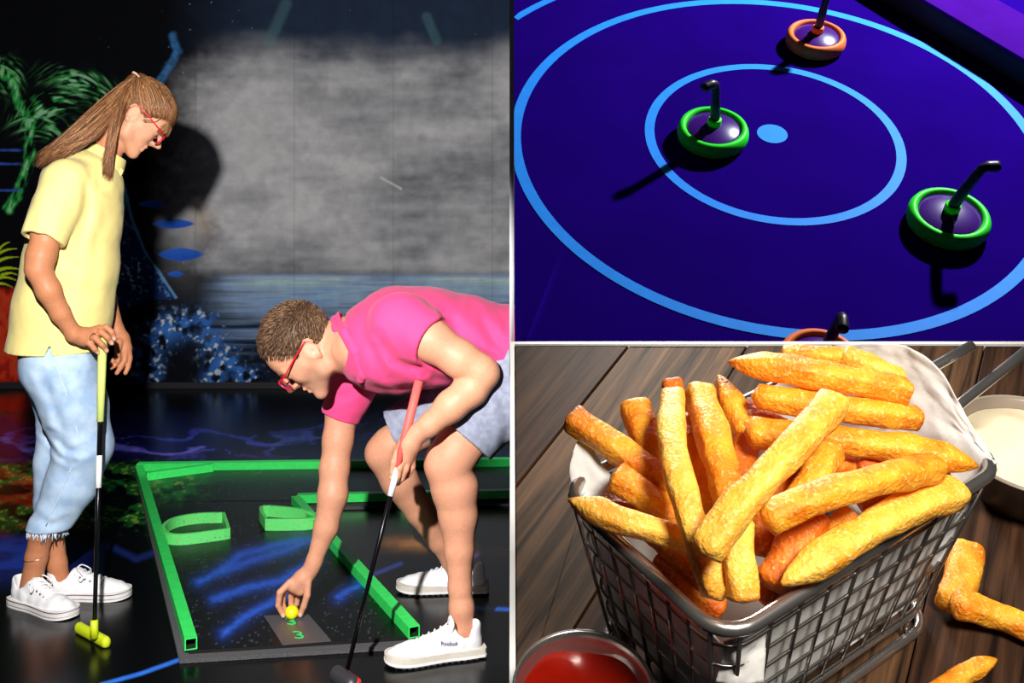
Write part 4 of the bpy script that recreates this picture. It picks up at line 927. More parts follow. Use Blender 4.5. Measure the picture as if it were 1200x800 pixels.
def shoe(heel, toe, style, parent, L_=None, lean=0.0, ankle=None):
    d = toe-heel; L_ = L_ or d.length; x = d.normalized(); z = Vector((0, 0, 1)); y = z.cross(x); M = basis(heel, x, y, z)
    run = style == 'runner'; zb = .026 if run else .024; W = lambda a, b, c: M @ Vector((a, b, c))
    S = SDF(.0035)
    st = [(.030, .0, .060, .026), (.075, 0, .056, .030), (.125, 0, .050, .031), (.165, 0, .043, .034), (.205, 0, .036, .0355), (.240, 0, .030, .030), (.258, 0, .026, .022)]
    s_ = L_/.277
    for (a, b) in zip(st[:-1], st[1:]):
        S.rc(W(a[0]*s_, 0, a[2]*.62), W(b[0]*s_, 0, b[2]*.62), a[3], b[3], .012)
    S.rc(W(.036*s_, 0, .055), W(.034*s_, 0, .078 if not run else .082), .030, .028, .012)       # heel counter
    S.rc(W(.075*s_, 0, .055), W(.095*s_, 0, .072), .029, .022, .015)
    S.rc(W(.098*s_, 0, .070), W(.165*s_, 0, .050), .022, .018, .015)      # tongue ridge
    zc = heel.z+zb-.002
    S.fn(lambda X, Y, Z: (zc-Z)+X*0+Y*0, np.array(heel)-.5, np.array(heel)+.5, 0, 'i')
    S.rc(W(.052*s_, 0, .068), W(.046*s_, 0, .15), .0245, .030, .006, op='s', n=x, q=1.35)
    up = adopt(S.obj('shoe', M_leather if run else M_canvas), parent)
    ch = lambda o_: o_
    if run:
        slab('midsole', L_, .004, .010, .029, M, M_sole_g, up, .006); slab('foot_plate', L_, .005, .006, .0125, M, M_rubber, up, .006)
        T_ = []
        for i in range(16):
            xx = L_*(.03+.94*i/15); hw = float(foot_w(np.array(xx), L_))+.002; T_.append((xx, hw))
        V, Fc = [], []
        for xx, hw in T_:
            v_, f_ = box_axes(W(xx-.005, -hw, .0005+(.006*max(0, (xx/L_-.75)/.25)**2)), x*.010, y*2*hw, z*.007); o_ = len(V); V += v_; Fc += [tuple(i+o_ for i in q_) for q_ in f_]
        t_ = mesh_obj('tread', V, Fc, M_tread, up); t_['kind'] = 'stuff'
    else:
        slab('rubber_sole', L_, .0045, .0008, .027, M, M_rubber, up, .004); slab('piping', L_, .0050, .0215, .0242, M, M_stripe, up, .004); slab('piping', L_, .0050, .0085, .0100, M, M_stripe, up, .004)
        up_cap = SDF(.003); up_cap.rc(W(.238*s_, 0, .022), W(.256*s_, 0, .018), .031, .024, 0); up_cap.fn(lambda X, Y, Z: (zc-Z)+X*0+Y*0, np.array(heel)-.5, np.array(heel)+.5, 0, 'i')
        c_ = up_cap.obj('toe_cap', M_rubber, up)
    for i in range(6):                                                       # laces
        t = i/5; xx = (.100+.085*t)*s_; zz = .094-.032*t if not run else .093-.033*t; hw = .017+.003*t
        tube('lace', bez([W(xx, -hw, zz-.010), W(xx+.004, -hw*.4, zz+.0015), W(xx+.008, hw*.4, zz+.0015), W(xx+.010, hw, zz-.010)], 4), .0026, M_lace, up, 6)
        if not run:
            for sy in (-1, 1): lathe('eyelet', [(.001, .002), (.0028, .002), (.0035, .001), (.0035, -.001)], M_eye, basis(W(xx+.002, sy*(hw+.004), zz-.014), x, (z*sy).cross(x) if False else z, y*sy), up, 10)
    if not run:
        for sy in (-1, 1):
            tube('lace_bow', bez([W(.100*s_, 0, .096), W(.112*s_, sy*.020, .100), W(.135*s_, sy*.034, .080), W(.125*s_, sy*.036, .066), W(.108*s_, sy*.018, .090), W(.100*s_, 0, .096)], 5), .0022, M_lace, up, 6)
    else:
        S2 = SDF(.003); S2.rc(W(.092*s_, -.012, .098), W(.092*s_, .012, .098), .016, .016, 0, n=x, q=.45); S2.rc(W(.096*s_, -.010, .082), W(.096*s_, .010, .082), .016, .016, .01, n=x, q=.45); S2.obj('tongue', M_leather, up)
    return up, M, s_
# ================================================================== woman in yellow
Wf = Figure(90, 3.28); ws = Wf.s
woman = empty('person', Wf(70, 712, 0) if False else Vector((Wf.C.x, Wf.C.y, 0))); tag(woman, 'person in a yellow polo shirt and light jeans leaning on a lime putter', 'person', 'golf players')
M_wskin = skin_mat('tanned_skin')
HW = head_frame(Wf, 155, 137, -6, 45, 1)
S = SDF(.004); wP = add_head(S, HW, .98)
S.chain([(wP(-.022, -.030, 0), .043), Wf.L([(118, 190, 0, 18)])[0]], .02); S.chain(Wf.L([(118, 190, 0, 19), (98, 222, 0, 34, 1.4), (84, 310, 0, 36, 1.15), (72, 400, 0, 38, 1.1)]), .03, Wf.d)
# near (right) arm and hand over the putter's end
S.chain(Wf.L([(76, 212, -52, 22), (56, 270, -72, 16), (48, 300, -80, 14.5), (45, 315, -82, 13.5)]), .02)
S.chain(Wf.L([(45, 315, -82, 13.5), (57, 340, -82, 13), (71, 367, -78, 10.2), (87, 391, -72, 8)]), .012)
S.chain(Wf.L([(87, 391, -72, 9.2), (98, 394, -68, 9.5), (110, 393, -64, 9.0)]), .012, Wf.d, )
S.rc(Wf(100, 396, -68), Wf(116, 388, -60), 8*ws, 7.5*ws, .01)
finger(S, Wf, [(116, 386, -60), (124, 383, -66), (131, 389, -68), (134, 397, -66)], 4.0)
finger(S, Wf, [(112, 390, -66), (119, 389, -74), (126, 395, -75), (131, 402, -72)], 4.1)
finger(S, Wf, [(107, 395, -70), (112, 396, -77), (120, 404, -78), (125, 411, -74)], 4.0)
finger(S, Wf, [(102, 399, -70), (106, 403, -75), (111, 409, -76), (115, 413, -73)], 3.6)
finger(S, Wf, [(100, 396, -60), (110, 399, -52), (119, 404, -52)], 4.2)
# far (left) arm, hand hanging
S.chain(Wf.L([(88, 212, 52, 21), (98, 275, 62, 16), (108, 318, 58, 14)]), .02); S.chain(Wf.L([(108, 318, 58, 14), (124, 350, 46, 12), (137, 386, 30, 8)]), .015)
S.chain(Wf.L([(137, 386, 30, 8), (142, 397, 26, 9.5), (146, 408, 22, 9)]), .01)
finger(S, Wf, [(150, 406, 20), (152, 420, 18), (150, 430, 14), (147, 437, 12)], 3.9); finger(S, Wf, [(147, 410, 18), (146, 422, 14), (141, 431, 10), (137, 437, 9)], 3.9)
finger(S, Wf, [(143, 410, 17), (140, 421, 12), (134, 428, 9), (130, 431, 9)], 3.7); finger(S, Wf, [(141, 408, 20), (136, 418, 16), (132, 423, 14), (129, 426, 13)], 3.3)
finger(S, Wf, [(140, 400, 16), (138, 411, 10), (138, 423, 8)], 4.2)
# ankles
S.chain(Wf.L([(62, 595, -3, 13), (49, 622, -2, 13.5), (43, 652, 4, 12), (36, 686, 10, 12)]), .015); S.chain(Wf.L([(63, 595, 20, 10), (64, 622, 22, 10.5), (67, 660, 22, 10.5), (70, 682, 22, 12)]), .015)
S.rc(Wf(37, 690, 10), Wf(44, 700, 4), 9*ws, 6*ws, .01); S.rc(Wf(70, 684, 22), Wf(84, 692, 22), 9*ws, 6*ws, .01)
lip = (.42, .07, .06)
wskin = (.50, .20, .095)
wspots = [(wP(.104, -.042, z), .009, lip, .9) for z in (-.012, 0, .012)]+[(wP(.101, -.056, z), .009, lip, .9) for z in (-.010, 0, .010)]
wspots += []
wspots = [(wP(.05, -.02, 0), .115, (.80, .43, .28), .75), (wP(.03, .03, 0), .12, (.80, .43, .28), .5)]+wspots+[(wP(.097, .010, z*.032), .011, (.07, .03, .02), .75) for z in (-1, 1)]
for tip in ((134, 397, -69), (131, 402, -75), (125, 411, -77), (115, 413, -75)): wspots.append((Wf(*tip), .010, (.95, .62, .5), .7))
adopt(S.obj('body', M_wskin, None, skin_col(wskin, wspots)), woman)
adopt(tube('teeth', [wP(.1015-.010*abs(t)**2, -.0470, .019*t) for t in (-1, -.6, -.2, .2, .6, 1)], .0036, mat('tooth_white', (.85, .83, .78), .25), None, 8), woman)
M_eyew = mat('eye_white', (.8, .78, .75), rough=.15); M_lash = mat('dark_lashes', (.015, .01, .008), rough=.7)
for z in (-1, 1):
    adopt(tube('eyelashes', [wP(.098, .006+.001*abs(i-2), z*(.021+.006*i)) for i in range(5)], [.0012, .0022, .0026, .0022, .001], M_lash, None, 6), woman)
    adopt(tube('eyebrow', [wP(.1045-.004*i, .0335+.001*(i == 1), z*(.014+.010*i)) for i in range(4)], [.0018, .0026, .0022, .001], mat('brown_eyebrow', (.12, .06, .03), .8), None, 6), woman)
# yellow polo
M_yel = mat('yellow_pique', lin(238, 220, 138), rough=0.85, var=0.03, scale=40, bump=0.22, bscale=900, sheen=.1)
S = SDF(.0045)
S.chain(Wf.L([(108, 200, 0, 18, 1.3), (97, 219, 0, 45, 1.42), (88, 262, 0, 49, 1.16), (83, 312, 0, 51, 1.08), (74, 360, 0, 53, 1.05), (66, 430, 0, 57, 1.05)]), .03, Wf.d)
def sleeve(S, fig, a, b, ra, rb, k=.02):
    A, B = fig(*a), fig(*b); ax = (B-A).normalized(); S.rc(A, B+ax*.02, ra*fig.s, rb*fig.s, k, cut=(tuple(B), tuple(ax))); return A, B, ax
s1 = sleeve(S, Wf, (78, 214, -50), (50, 281, -76), 28, 22); s2 = sleeve(S, Wf, (86, 214, 50), (98, 284, 64), 26, 22)
S.disp(folds(.0045, 9, 12, (1, 1, .45))); S.disp(folds(.0018, 24, 14))
for pts, wd, dp in (([(100, 205), (103, 250), (92, 290)], 4, .006), ([(70, 292), (88, 310), (112, 320)], 5, .004), ([(64, 225), (58, 262), (56, 280)], 4, .004), ([(92, 300), (80, 340), (76, 400)], 6, .004), ([(45, 240), (38, 275)], 4, .003), ([(125, 240), (112, 290), (105, 340)], 6, .0035)): S.disp(crease(Wf, pts, wd, dp))
S.shell(.0125)
hemA, hemB = Wf(10, 412, 0), Wf(122, 409, 0)
hz_ = lambda X, Y, Z: ((hemA.z-.004*0)-Z)+X*0+Y*0
S.fn(hz_, np.array(hemA)-[.6, .6, .25], np.array(hemA)+[.7, .6, .02], 0, 'i')
for A, B, ax in (s1, s2): S.rc(B-ax*.03, B+ax*.05, 17.8*ws, 18.2*ws, 0, op='s')
S.rc(Wf(114, 196, 0), Wf(132, 168, 0), 21*ws, 24*ws, .004, op='s', n=Wf.d, q=1.05)
S.rc(Wf(56, 422, -58), Wf(58.5, 404, -58), 4.5*ws, .4*ws, 0, op='s', n=Wf.d, q=5)
shirt = adopt(S.obj('polo_shirt', M_yel), woman)
S = SDF(.0035); collar_ring(S, Wf(124, 184, 0), Wf(134, 160, 0)-Wf(117, 186, 0), 23.5*ws, 8*ws, .0035, Wf.d, 1.1); o = S.obj('collar', M_yel); o.parent = shirt
for w_ in (-1, 1):
    pl_ = [Wf(121, 196, 24*w_), Wf(137, 192, 18*w_), Wf(145, 200, 15*w_), Wf(138, 214, 17*w_)]; o = prism('collar_flap', pl_, Wf.d*(.005*w_), M_yel, None, .0015); o.parent = shirt
M_btn = mat('cream_button', lin(236, 222, 170), rough=.3)
for x, y in ((141, 214), (141, 232)):
    p = Wf(x, y, -4); o = lathe('button', [(.001, .003), (.0035, .003), (.0045, .001), (.0045, -.002), (.001, -.002)], M_btn, basis(p, Wf.d, Vector((0, 0, 1)), Wf.r), None, 12); o.parent = shirt
o = tubes('placket_edge', [(bez([Wf(139, 203, -12), Wf(143, 222, -13), Wf(139, 252, -13)], 6), .0022)], M_yel, None, 6); o.parent = shirt
# sleeve and body hems
A, B, ax = s1; fr_ = frame_of(ax); o = tube('sleeve_hem', [B-ax*.010+(fr_[0]*math.cos(t)+fr_[1]*math.sin(t))*(22.6*ws) for t in [2*math.pi*i/28 for i in range(28)]], .0024, M_yel, None, 6, True); o.parent = shirt
# jeans
M_jean = mat('light_denim', lin(150, 178, 210), rough=0.85, col2=lin(182, 204, 226), scale=22, bump=0.25, bscale=700)
M_thread = mat('frayed_denim', lin(206, 218, 232), rough=.9)
S = SDF(.0045)
S.chain(Wf.L([(68, 398, 0, 42, 1.1), (68, 430, 0, 42, 1.1)]), .02, Wf.d)
S.chain(Wf.L([(70, 430, -20, 42), (87, 475, -18, 36), (98, 522, -14, 32), (84, 566, -8, 28.5), (57, 618, -2, 21.5), (52, 628, -2, 21)]), .02)
S.chain(Wf.L([(66, 430, 20, 40), (72, 490, 20, 26), (66, 540, 20, 25), (61, 590, 20, 20), (62, 618, 20, 15)]), .012)
S.disp(folds(.004, 12, 32)); 
for pts, wd, dp in (([(60, 500), (79, 519), (100, 515)], 4, .007), ([(48, 505), (70, 526), (84, 530)], 3, .006), ([(84, 530), (74, 560), (60, 590)], 5, .003), ([(50, 430), (66, 470), (78, 515)], 4, .005), ([(40, 600), (60, 606), (80, 602)], 4, .004), ([(95, 450), (108, 470)], 5, .003)): S.disp(crease(Wf, pts, wd, dp))
S.shell(.0125)
hA = Wf(34, 621, 0); S.fn(lambda X, Y, Z: (hA.z-Z)+X*0+Y*0, np.array(hA)-[.3, .4, .3], np.array(hA)+[.5, .4, .01], 0, 'i')
S.rc(Wf(56, 616, -2), Wf(52, 640, -2), 17*ws, 17*ws, 0, op='s'); S.rc(Wf(62, 614, 20), Wf(64, 640, 20), 11.5*ws, 11.5*ws, 0, op='s')
jeans = adopt(S.obj('jeans', M_jean), woman)
its = []
for c, r_, n_ in ((Wf(55.5, 621, -2), 20.5*ws, 150), (Wf(63, 621, 20), 13.5*ws, 60)):
    for i in range(n_):
        a = random.uniform(0, 6.283); p = c+(Wf.r*math.cos(a)+Wf.d*math.sin(a))*r_*random.uniform(.95, 1.06); q = p+Vector((random.uniform(-.006, .006), random.uniform(-.006, .006), -random.uniform(.006, .022)))
        its.append(([p+Vector((0, 0, .005)), p.lerp(q, .5)+Vector((random.uniform(-.003, .003), 0, 0)), q], [.0014, .0012, .0006]))
o = tubes('frayed_hem', its, M_thread, None, 4); o.parent = jeans; o['kind'] = 'stuff'
o = tubes('side_seam', [(bez([Wf(64, 425, -64), Wf(82, 475, -56), Wf(91, 520, -48), Wf(76, 566, -38.5), Wf(54, 616, -25.5)], 8), .0018)], M_thread, None, 6); o.parent = jeans
# shoes
wn, _, _ = shoe(on_z(17, 706), on_z(82, 723), 'canvas', woman, .268); wfs, _, _ = shoe(on_z(54, 701), on_z(145, 699), 'canvas', woman, .265)
# jewellery
M_silver = mat('silver', lin(210, 205, 200), rough=.2, metal=1)
M_ring = mat('black_ring', lin(25, 25, 28), rough=.3, metal=.6)
a_ = Wf(110, 395.7, -74); d_ = (Wf(112, 396, -77)-Wf(107, 395, -70)).normalized(); fr_ = frame_of(d_); adopt(tube('finger_ring', [a_+(fr_[0]*math.cos(t)+fr_[1]*math.sin(t))*4.6*ws for t in [2*math.pi*i/20 for i in range(20)]], .0017, M_ring, None, 6, True), woman)
adopt(tube('anklet', [Wf(43, 652, 4)+(Wf.r*math.cos(t)+Wf.d*math.sin(t))*13.6*ws+Vector((0, 0, .006*math.cos(t))) for t in [2*math.pi*i/24 for i in range(24)]], .0012, M_silver, None, 5, True), woman)
# hair
def hair_mat(name, c1, c2, c3):
    m = mat(name, (1, 1, 1), rough=.55, attr=True, var=.12, scale=90, spec=.4); return m
M_hair = hair_mat('brown_blond_hair', 0, 0, 0)
def strands(name, items, tones, parent, r0=.0014, seg=4, rs=3):
    """items: polylines; one mesh of tapered strands with a tone each"""
    V, Fc, Cc = [], [], []; rr = np.random.default_rng(rs)
    for pts in items:
        n = len(pts); rad = [r0*(1 if i < n-2 else (.75 if i == n-2 else .25)) for i in range(n)]; v_, f_ = tube_data(pts, rad, seg); o_ = len(V); V += v_; Fc += [tuple(i+o_ for i in q_) for q_ in f_]
        t = tones[rr.integers(len(tones))]; g = rr.uniform(.85, 1.15); Cc += [(t[0]*g, t[1]*g, t[2]*g)]*len(v_)
    o = mesh_obj(name, V, Fc, M_hair, None, True); a = o.data.color_attributes.new('Col', 'FLOAT_COLOR', 'POINT')
    a.data.foreach_set('color', np.concatenate([np.array(Cc), np.ones((len(Cc), 1))], 1).astype(np.float32).ravel()); o['kind'] = 'stuff'; o.parent = parent; return o
wt = [lin(124, 80, 48), lin(104, 66, 39), lin(148, 100, 62), lin(84, 52, 31), lin(176, 130, 86)]
S = SDF(.004); o_, fw_, up_, lt_ = HW
S.ell(wP(.002, .058, 0), (fw_, up_, lt_), [.096, .087, .079], 0)
cutp = wP(.040, .03, 0); cn = (fw_*.80-up_*.60).normalized()
S.fn(lambda X, Y, Z: (X-cutp.x)*cn.x+(Y-cutp.y)*cn.y+(Z-cutp.z)*cn.z, np.array(cutp)-.2, np.array(cutp)+.2, 0, 'i')
ep = wP(.0, -.012, 0); en = -(up_*.92+fw_*.10).normalized(); S.fn(lambda X, Y, Z: (X-ep.x)*en.x+(Y-ep.y)*en.y+(Z-ep.z)*en.z, np.array(ep)-.2, np.array(ep)+.2, 0, 'i')
for z in (-1, 1): S.ell(wP(-.004, .002, z*.080), (fw_, up_, lt_), [.026, .040, .030], .004, 's')
tie = Wf(163, 88, -6)
S.chain([(Wf(166, 92, -6), .018), (Wf(156, 95, -6), .020), (Wf(140, 112, -14), .022), (Wf(108, 144, -26), .018), (Wf(70, 176, -34), .009)], .01); S.chain([(Wf(150, 104, -12), .020), (Wf(140, 136, -30), .014), (Wf(130, 172, -44), .009), (Wf(127, 190, -46), .005)], .01)
tw = np.array(wt)
hair = adopt(S.obj('hair', M_hair, None, lambda v: np.array(lin(104, 66, 38))*(.7+.6*fbm(v[:, 0]*60, v[:, 1]*60, v[:, 2]*25, seed=2))[:, None]), woman)
it = []
for i in range(1300):                                                         # ponytail: most sweeps over the back, a lock falls in front
    j_ = random.uniform; s0 = Wf(162+j_(-3, 3), 89+j_(-4, 4), -8+j_(-6, 6)); u = random.random()
    if u < .74:
        v_ = random.random(); m1 = Wf(143+4*v_+j_(-3, 3), 100+13*v_+j_(-3, 3), -14-14*v_+j_(-8, 6)); m2 = Wf(98+14*v_+j_(-4, 4), 138+20*v_+j_(-4, 4), -30-14*v_+j_(-10, 4))
        e = Wf(43+34*v_+j_(-5, 7), 190-14*v_+j_(-9, 8), -34-10*v_+j_(-8, 2))
    else:
        m1 = Wf(146+j_(-3, 4), 112+j_(-5, 5), -26+j_(-10, 4)); m2 = Wf(133+j_(-5, 6), 150+j_(-6, 6), -42+j_(-8, 3)); e = Wf(126+j_(-8, 6), 196+j_(-14, 18), -46+j_(-6, 2))
    it.append(bez([s0, m1, m2, e], 4))
for i in range(60):                                                          # flyaway ends over the collar
    u = random.random(); it.append(bez([Wf(140, 120+random.uniform(-5, 8), -40), Wf(133+random.uniform(-4, 4), 160, -50), Wf(122+8*u, 196+random.uniform(0, 20), -46-random.uniform(0, 6))], 4))
strands('ponytail', it, wt, hair, .0008)
it = []
hc = wP(.002, .058, 0)
def on_cap(p, extra=0.0):
    l_ = p-hc; x, y, z = l_.dot(fw_)/.098, l_.dot(up_)/.089, l_.dot(lt_)/.081; n_ = math.sqrt(x*x+y*y+z*z); return hc+l_*((1+extra)/n_)
for i in range(900):                                                         # hair combed back to the tie
    a = random.uniform(-1, 1); z = .078*math.sin(a*1.5); fx = .085*math.cos(a*1.35); y0 = .075-.05*abs(a)**1.6+random.uniform(-.01, .01)
    s0 = wP(fx*.75, y0, z); pts = [on_cap(s0.lerp(tie, t), .01) for t in (0, .25, .5, .75)]+[tie+Vector((random.uniform(-.008, .008),)*3)]; it.append(bez(pts, 2))
for i in range(500):
    z = random.choice((-1, 1, -1)); s0 = wP(random.uniform(-.085, -.022), random.uniform(-.010, .05), z*random.uniform(.02, .07)); pts = [on_cap(s0.lerp(tie, t), .012) for t in (0, .25, .5, .75)]+[tie+Vector((random.uniform(-.008, .008),)*3)]; it.append(bez(pts, 2))
for i in range(500):
    s0 = wP(random.uniform(.02, .085), .11, random.uniform(-.06, .06)); pts = [on_cap(s0.lerp(tie, t), .014) for t in (0, .25, .5, .75)]+[tie+Vector((random.uniform(-.008, .008),)*3)]; it.append(bez(pts, 2))
strands('combed_hair', it, wt, hair, .0008, rs=5)
it = []
for i in range(420):                                                         # fringe
    z = random.uniform(-.060, .058); s0 = on_cap(wP(.035+random.uniform(-.01, .01), .128, z*.8), .02); e = wP(.116-abs(z)*.5+random.uniform(-.006, .010), .026+random.uniform(-.010, .014)-abs(z)*.05, z*1.12)
    it.append(bez([s0, on_cap(wP(.075, .105, z*1.0), .08), wP(.112-abs(z)*.4, .068, z*1.08), e], 4))
for i in range(26):
    it.append(bez([on_cap(wP(.06, .07, -.07), .03), wP(.062, .035, -.072), wP(.035+random.uniform(-.01, .01), .012+random.uniform(-.006, .006), -.073)], 4))
strands('fringe', it, wt[:3]+[wt[4]], hair, .0008, rs=6)
fr_ = frame_of((tie-Wf(150, 98, -8))); o = tube('hair_tie', [Wf(161, 90.5, -7)+(fr_[0]*math.cos(t)+fr_[1]*math.sin(t))*.0205 for t in [2*math.pi*i/20 for i in range(20)]], .0035, mat('peach_hair_tie', lin(235, 190, 165), .7), None, 8, True); o.parent = hair
# glasses
M_red = mat('red_plastic', lin(205, 22, 40), rough=.28, spec=.6)
def lens_mat():
    m = mat('tinted_lens', lin(120, 60, 110), rough=.05, spec=.6); b = m.node_tree.nodes['Principled BSDF']; b.inputs['Alpha'].default_value = .5; return m
M_lens = lens_mat()
def glasses(P, parent, k=1.0, drop=0.0, arm_y=.024):
    g = None; lens = []
    for z in (-1, 1):
        r_ = []; 
        for i in range(20):
            t = 2*math.pi*i/20; ct, st_ = math.cos(t), math.sin(t); q_ = (abs(ct)**3.2+abs(st_)**3.2)**(-1/3.2); r_.append(P(.1175-.010*abs(ct*q_*.5+.5)*(1 if z*ct > 0 else .2), .010+drop+.0205*st_*q_, z*.033+.0265*ct*q_))
        if g is None: g = adopt(tube('glasses', r_, .0021, M_red, None, 6, True), parent)
        else: o = tube('lens_frame', r_, .0021, M_red, None, 6, True); o.parent = g
        n_ = len(r_); cen = sum(r_, Vector())/n_; dd = (P(1, 0, 0)-P(0, 0, 0)).normalized()*.0008; V = [cen+dd]+[p+dd for p in r_]+[cen-dd]+[p-dd for p in r_]
        Fc = [(0, 1+i, 1+(i+1) % n_) for i in range(n_)]+[(n_+1, n_+2+(i+1) % n_, n_+2+i) for i in range(n_)]; o = mesh_obj('lens', V, Fc, M_lens, None); o.parent = g
        o = tube('temple_arm', bez([P(.111, arm_y+drop, z*.061), P(.085, arm_y+drop, z*.074), P(.03, arm_y+.002, z*.079), P(-.016, arm_y+.004, z*.080)], 6), .0024, M_red, None, 6); o.parent = g
    o = tube('bridge', bez([P(.118, .017+drop, -.009), P(.121, .020+drop, 0), P(.118, .017+drop, .009)], 4), .002, M_red, None, 6); o.parent = g
    return g
glasses(wP, woman, drop=-.004, arm_y=.030)
# ================================================================== man in pink
Mf = Figure(450, 3.06); ms = Mf.s
man = empty('person', Vector((Mf.C.x, Mf.C.y, 0))); tag(man, 'person in a pink polo shirt and grey shorts bending over the yellow ball', 'person', 'golf players')
M_mskin = skin_mat('fair_skin')
HM = head_frame(Mf, 367, 408, -4, 56.6, -1)
S = SDF(.004); mP = add_head(S, HM, 1.09, True)
S.chain([(mP(-.014, -.030, 0), .055), (Mf(394, 404, 0), .066), (Mf(426, 406, 0), .072)], .03)
S.chain(Mf.L([(420, 404, 0, 36, 1.6), (470, 396, 0, 42, 1.5), (540, 398, 0, 38, 1.4), (610, 420, 0, 40, 1.4)]), .03, Mf.d)
# near arm
S.chain(Mf.L([(470, 378, -66, 27), (506, 399, -80, 22.5), (540, 421, -88, 20), (562, 434, -90, 17.5), (567, 438, -90, 16.5)]), .02)
S.chain(Mf.L([(567, 438, -90, 16.5), (552, 456, -90, 18.5), (528, 476, -90, 17), (503, 498, -88, 12), (489, 508, -86, 10.5)]), .015)
S.chain(Mf.L([(489, 508, -86, 10.5), (480, 520, -84, 12), (474, 534, -82, 12)]), .01, Mf.d, ); S.rc(Mf(484, 512, -86), Mf(468, 538, -82), 9*ms, 9.5*ms, .01)
finger(S, Mf, [(466, 530, -86), (462, 541, -92), (460, 553, -92), (459, 559, -90)], 4.4)
finger(S, Mf, [(472, 538, -88), (468, 548, -94), (466, 558, -94), (464, 566, -90)], 4.5); finger(S, Mf, [(478, 540, -86), (475, 550, -90), (471, 560, -88), (466, 566, -84)], 4.5)
finger(S, Mf, [(483, 537, -82), (483, 547, -82), (478, 556, -80), (472, 561, -77)], 4.1); finger(S, Mf, [(466, 524, -78), (461, 534, -72), (461, 546, -72)], 4.8)
# far arm reaching down
S.chain(Mf.L([(424, 424, 58, 27), (402, 474, 58, 21), (396, 515, 52, 17.5), (392, 548, 46, 17.5)]), .02); S.chain(Mf.L([(392, 548, 46, 17.5), (390, 580, 38, 17.5), (382, 618, 34, 14), (368, 658, 30, 9), (365, 666, 30, 8.8)]), .015)
S.chain(Mf.L([(365, 666, 30, 8.8), (355, 677, 30, 10), (345, 685, 29, 9.5)]), .01); S.rc(Mf(362, 672, 30), Mf(352, 690, 30), 8*ms, 8*ms, .008)
finger(S, Mf, [(340, 682, 25), (328, 694, 21), (326, 709, 22), (332, 721, 24)], 4.3); finger(S, Mf, [(341, 684, 30), (332, 694, 33), (331, 707, 34), (335, 717, 33)], 4.2)
finger(S, Mf, [(346, 688, 34), (341, 697, 40), (341, 708, 40), (343, 716, 36)], 4.1); finger(S, Mf, [(352, 690, 36), (349, 699, 42), (348, 708, 42)], 3.7)
finger(S, Mf, [(361, 680, 24), (360, 697, 21), (356, 710, 22), (352, 720, 24)], 4.6)
# legs
S.chain(Mf.L([(608, 432, -36, 42), (566, 482, -46, 34), (530, 535, -52, 25), (524, 546, -52, 24.5)]), .025)
S.chain(Mf.L([(524, 546, -52, 24), (533, 572, -52, 26), (537, 605, -54, 21.5), (538, 645, -58, 16), (539, 688, -62, 12.5), (541, 712, -64, 13.5), (541, 735, -64, 13)]), .015)
S.rc(Mf(541, 738, -64), Mf(500, 762, -70), 12*ms, 10*ms, .012); S.ell(Mf(512, 541, -56), (Mf.r, Mf.d, Vector((0, 0, 1))), [11*ms, 15*ms, 15*ms], .02)
S.chain(Mf.L([(604, 430, 40, 40), (535, 476, 54, 32), (458, 522, 66, 22), (449, 531, 68, 21.5)]), .025)
S.chain(Mf.L([(449, 531, 68, 21.5), (468, 562, 76, 22.5), (492, 598, 88, 18), (514, 634, 98, 13), (528, 656, 104, 11.5), (536, 672, 106, 12)]), .015); S.rc(Mf(536, 674, 106), Mf(524, 684, 106), 10*ms, 7*ms, .01)
mskin = (.60, .28, .17)
msp = [(mP(.06, -.065, z), .06, (.40, .22, .145), .75) for z in (-.03, .03)]+[(mP(.04, -.035, z), .05, (.42, .235, .155), .6) for z in (-.05, .05)]+[(mP(.108, -.041, z), .009, (.50, .17, .13), .8) for z in (-.012, 0, .012)]+[(mP(.106, -.054, z), .009, (.50, .17, .13), .8) for z in (-.010, 0, .010)]
msp += [(mP(.097, .010, z*.032), .012, (.30, .15, .1), .6) for z in (-1, 1)]+[(mP(-.004, .005, -.078), .03, (.85, .40, .30), .5)]
for tip in ((459, 560, -93), (464, 567, -93), (352, 721, 21), (332, 722, 21)): msp.append((Mf(*tip), .010, (.95, .68, .58), .7))
for c in ((530, 470, -106, .12), (560, 430, -106, .09)): msp.append((Mf(*c[:3]), c[3], (.74, .36, .21), .55))
adopt(S.obj('body', M_mskin, None, skin_col(mskin, msp)), man)
for z in (-1, 1):
    adopt(tube('eyelashes', [mP(.098, .006+.001*abs(i-2), z*(.021+.006*i)) for i in range(5)], [.001, .0018, .002, .0018, .001], M_lash, None, 6), man)
    adopt(tube('eyebrow', [mP(.1055-.004*i, .0335+.001*(i == 1), z*(.012+.011*i)) for i in range(4)], [.0025, .0034, .003, .0015], mat('dark_blond_eyebrow', (.16, .09, .05), .8), None, 6), man)
glasses(mP, man, drop=-.002, arm_y=.026)
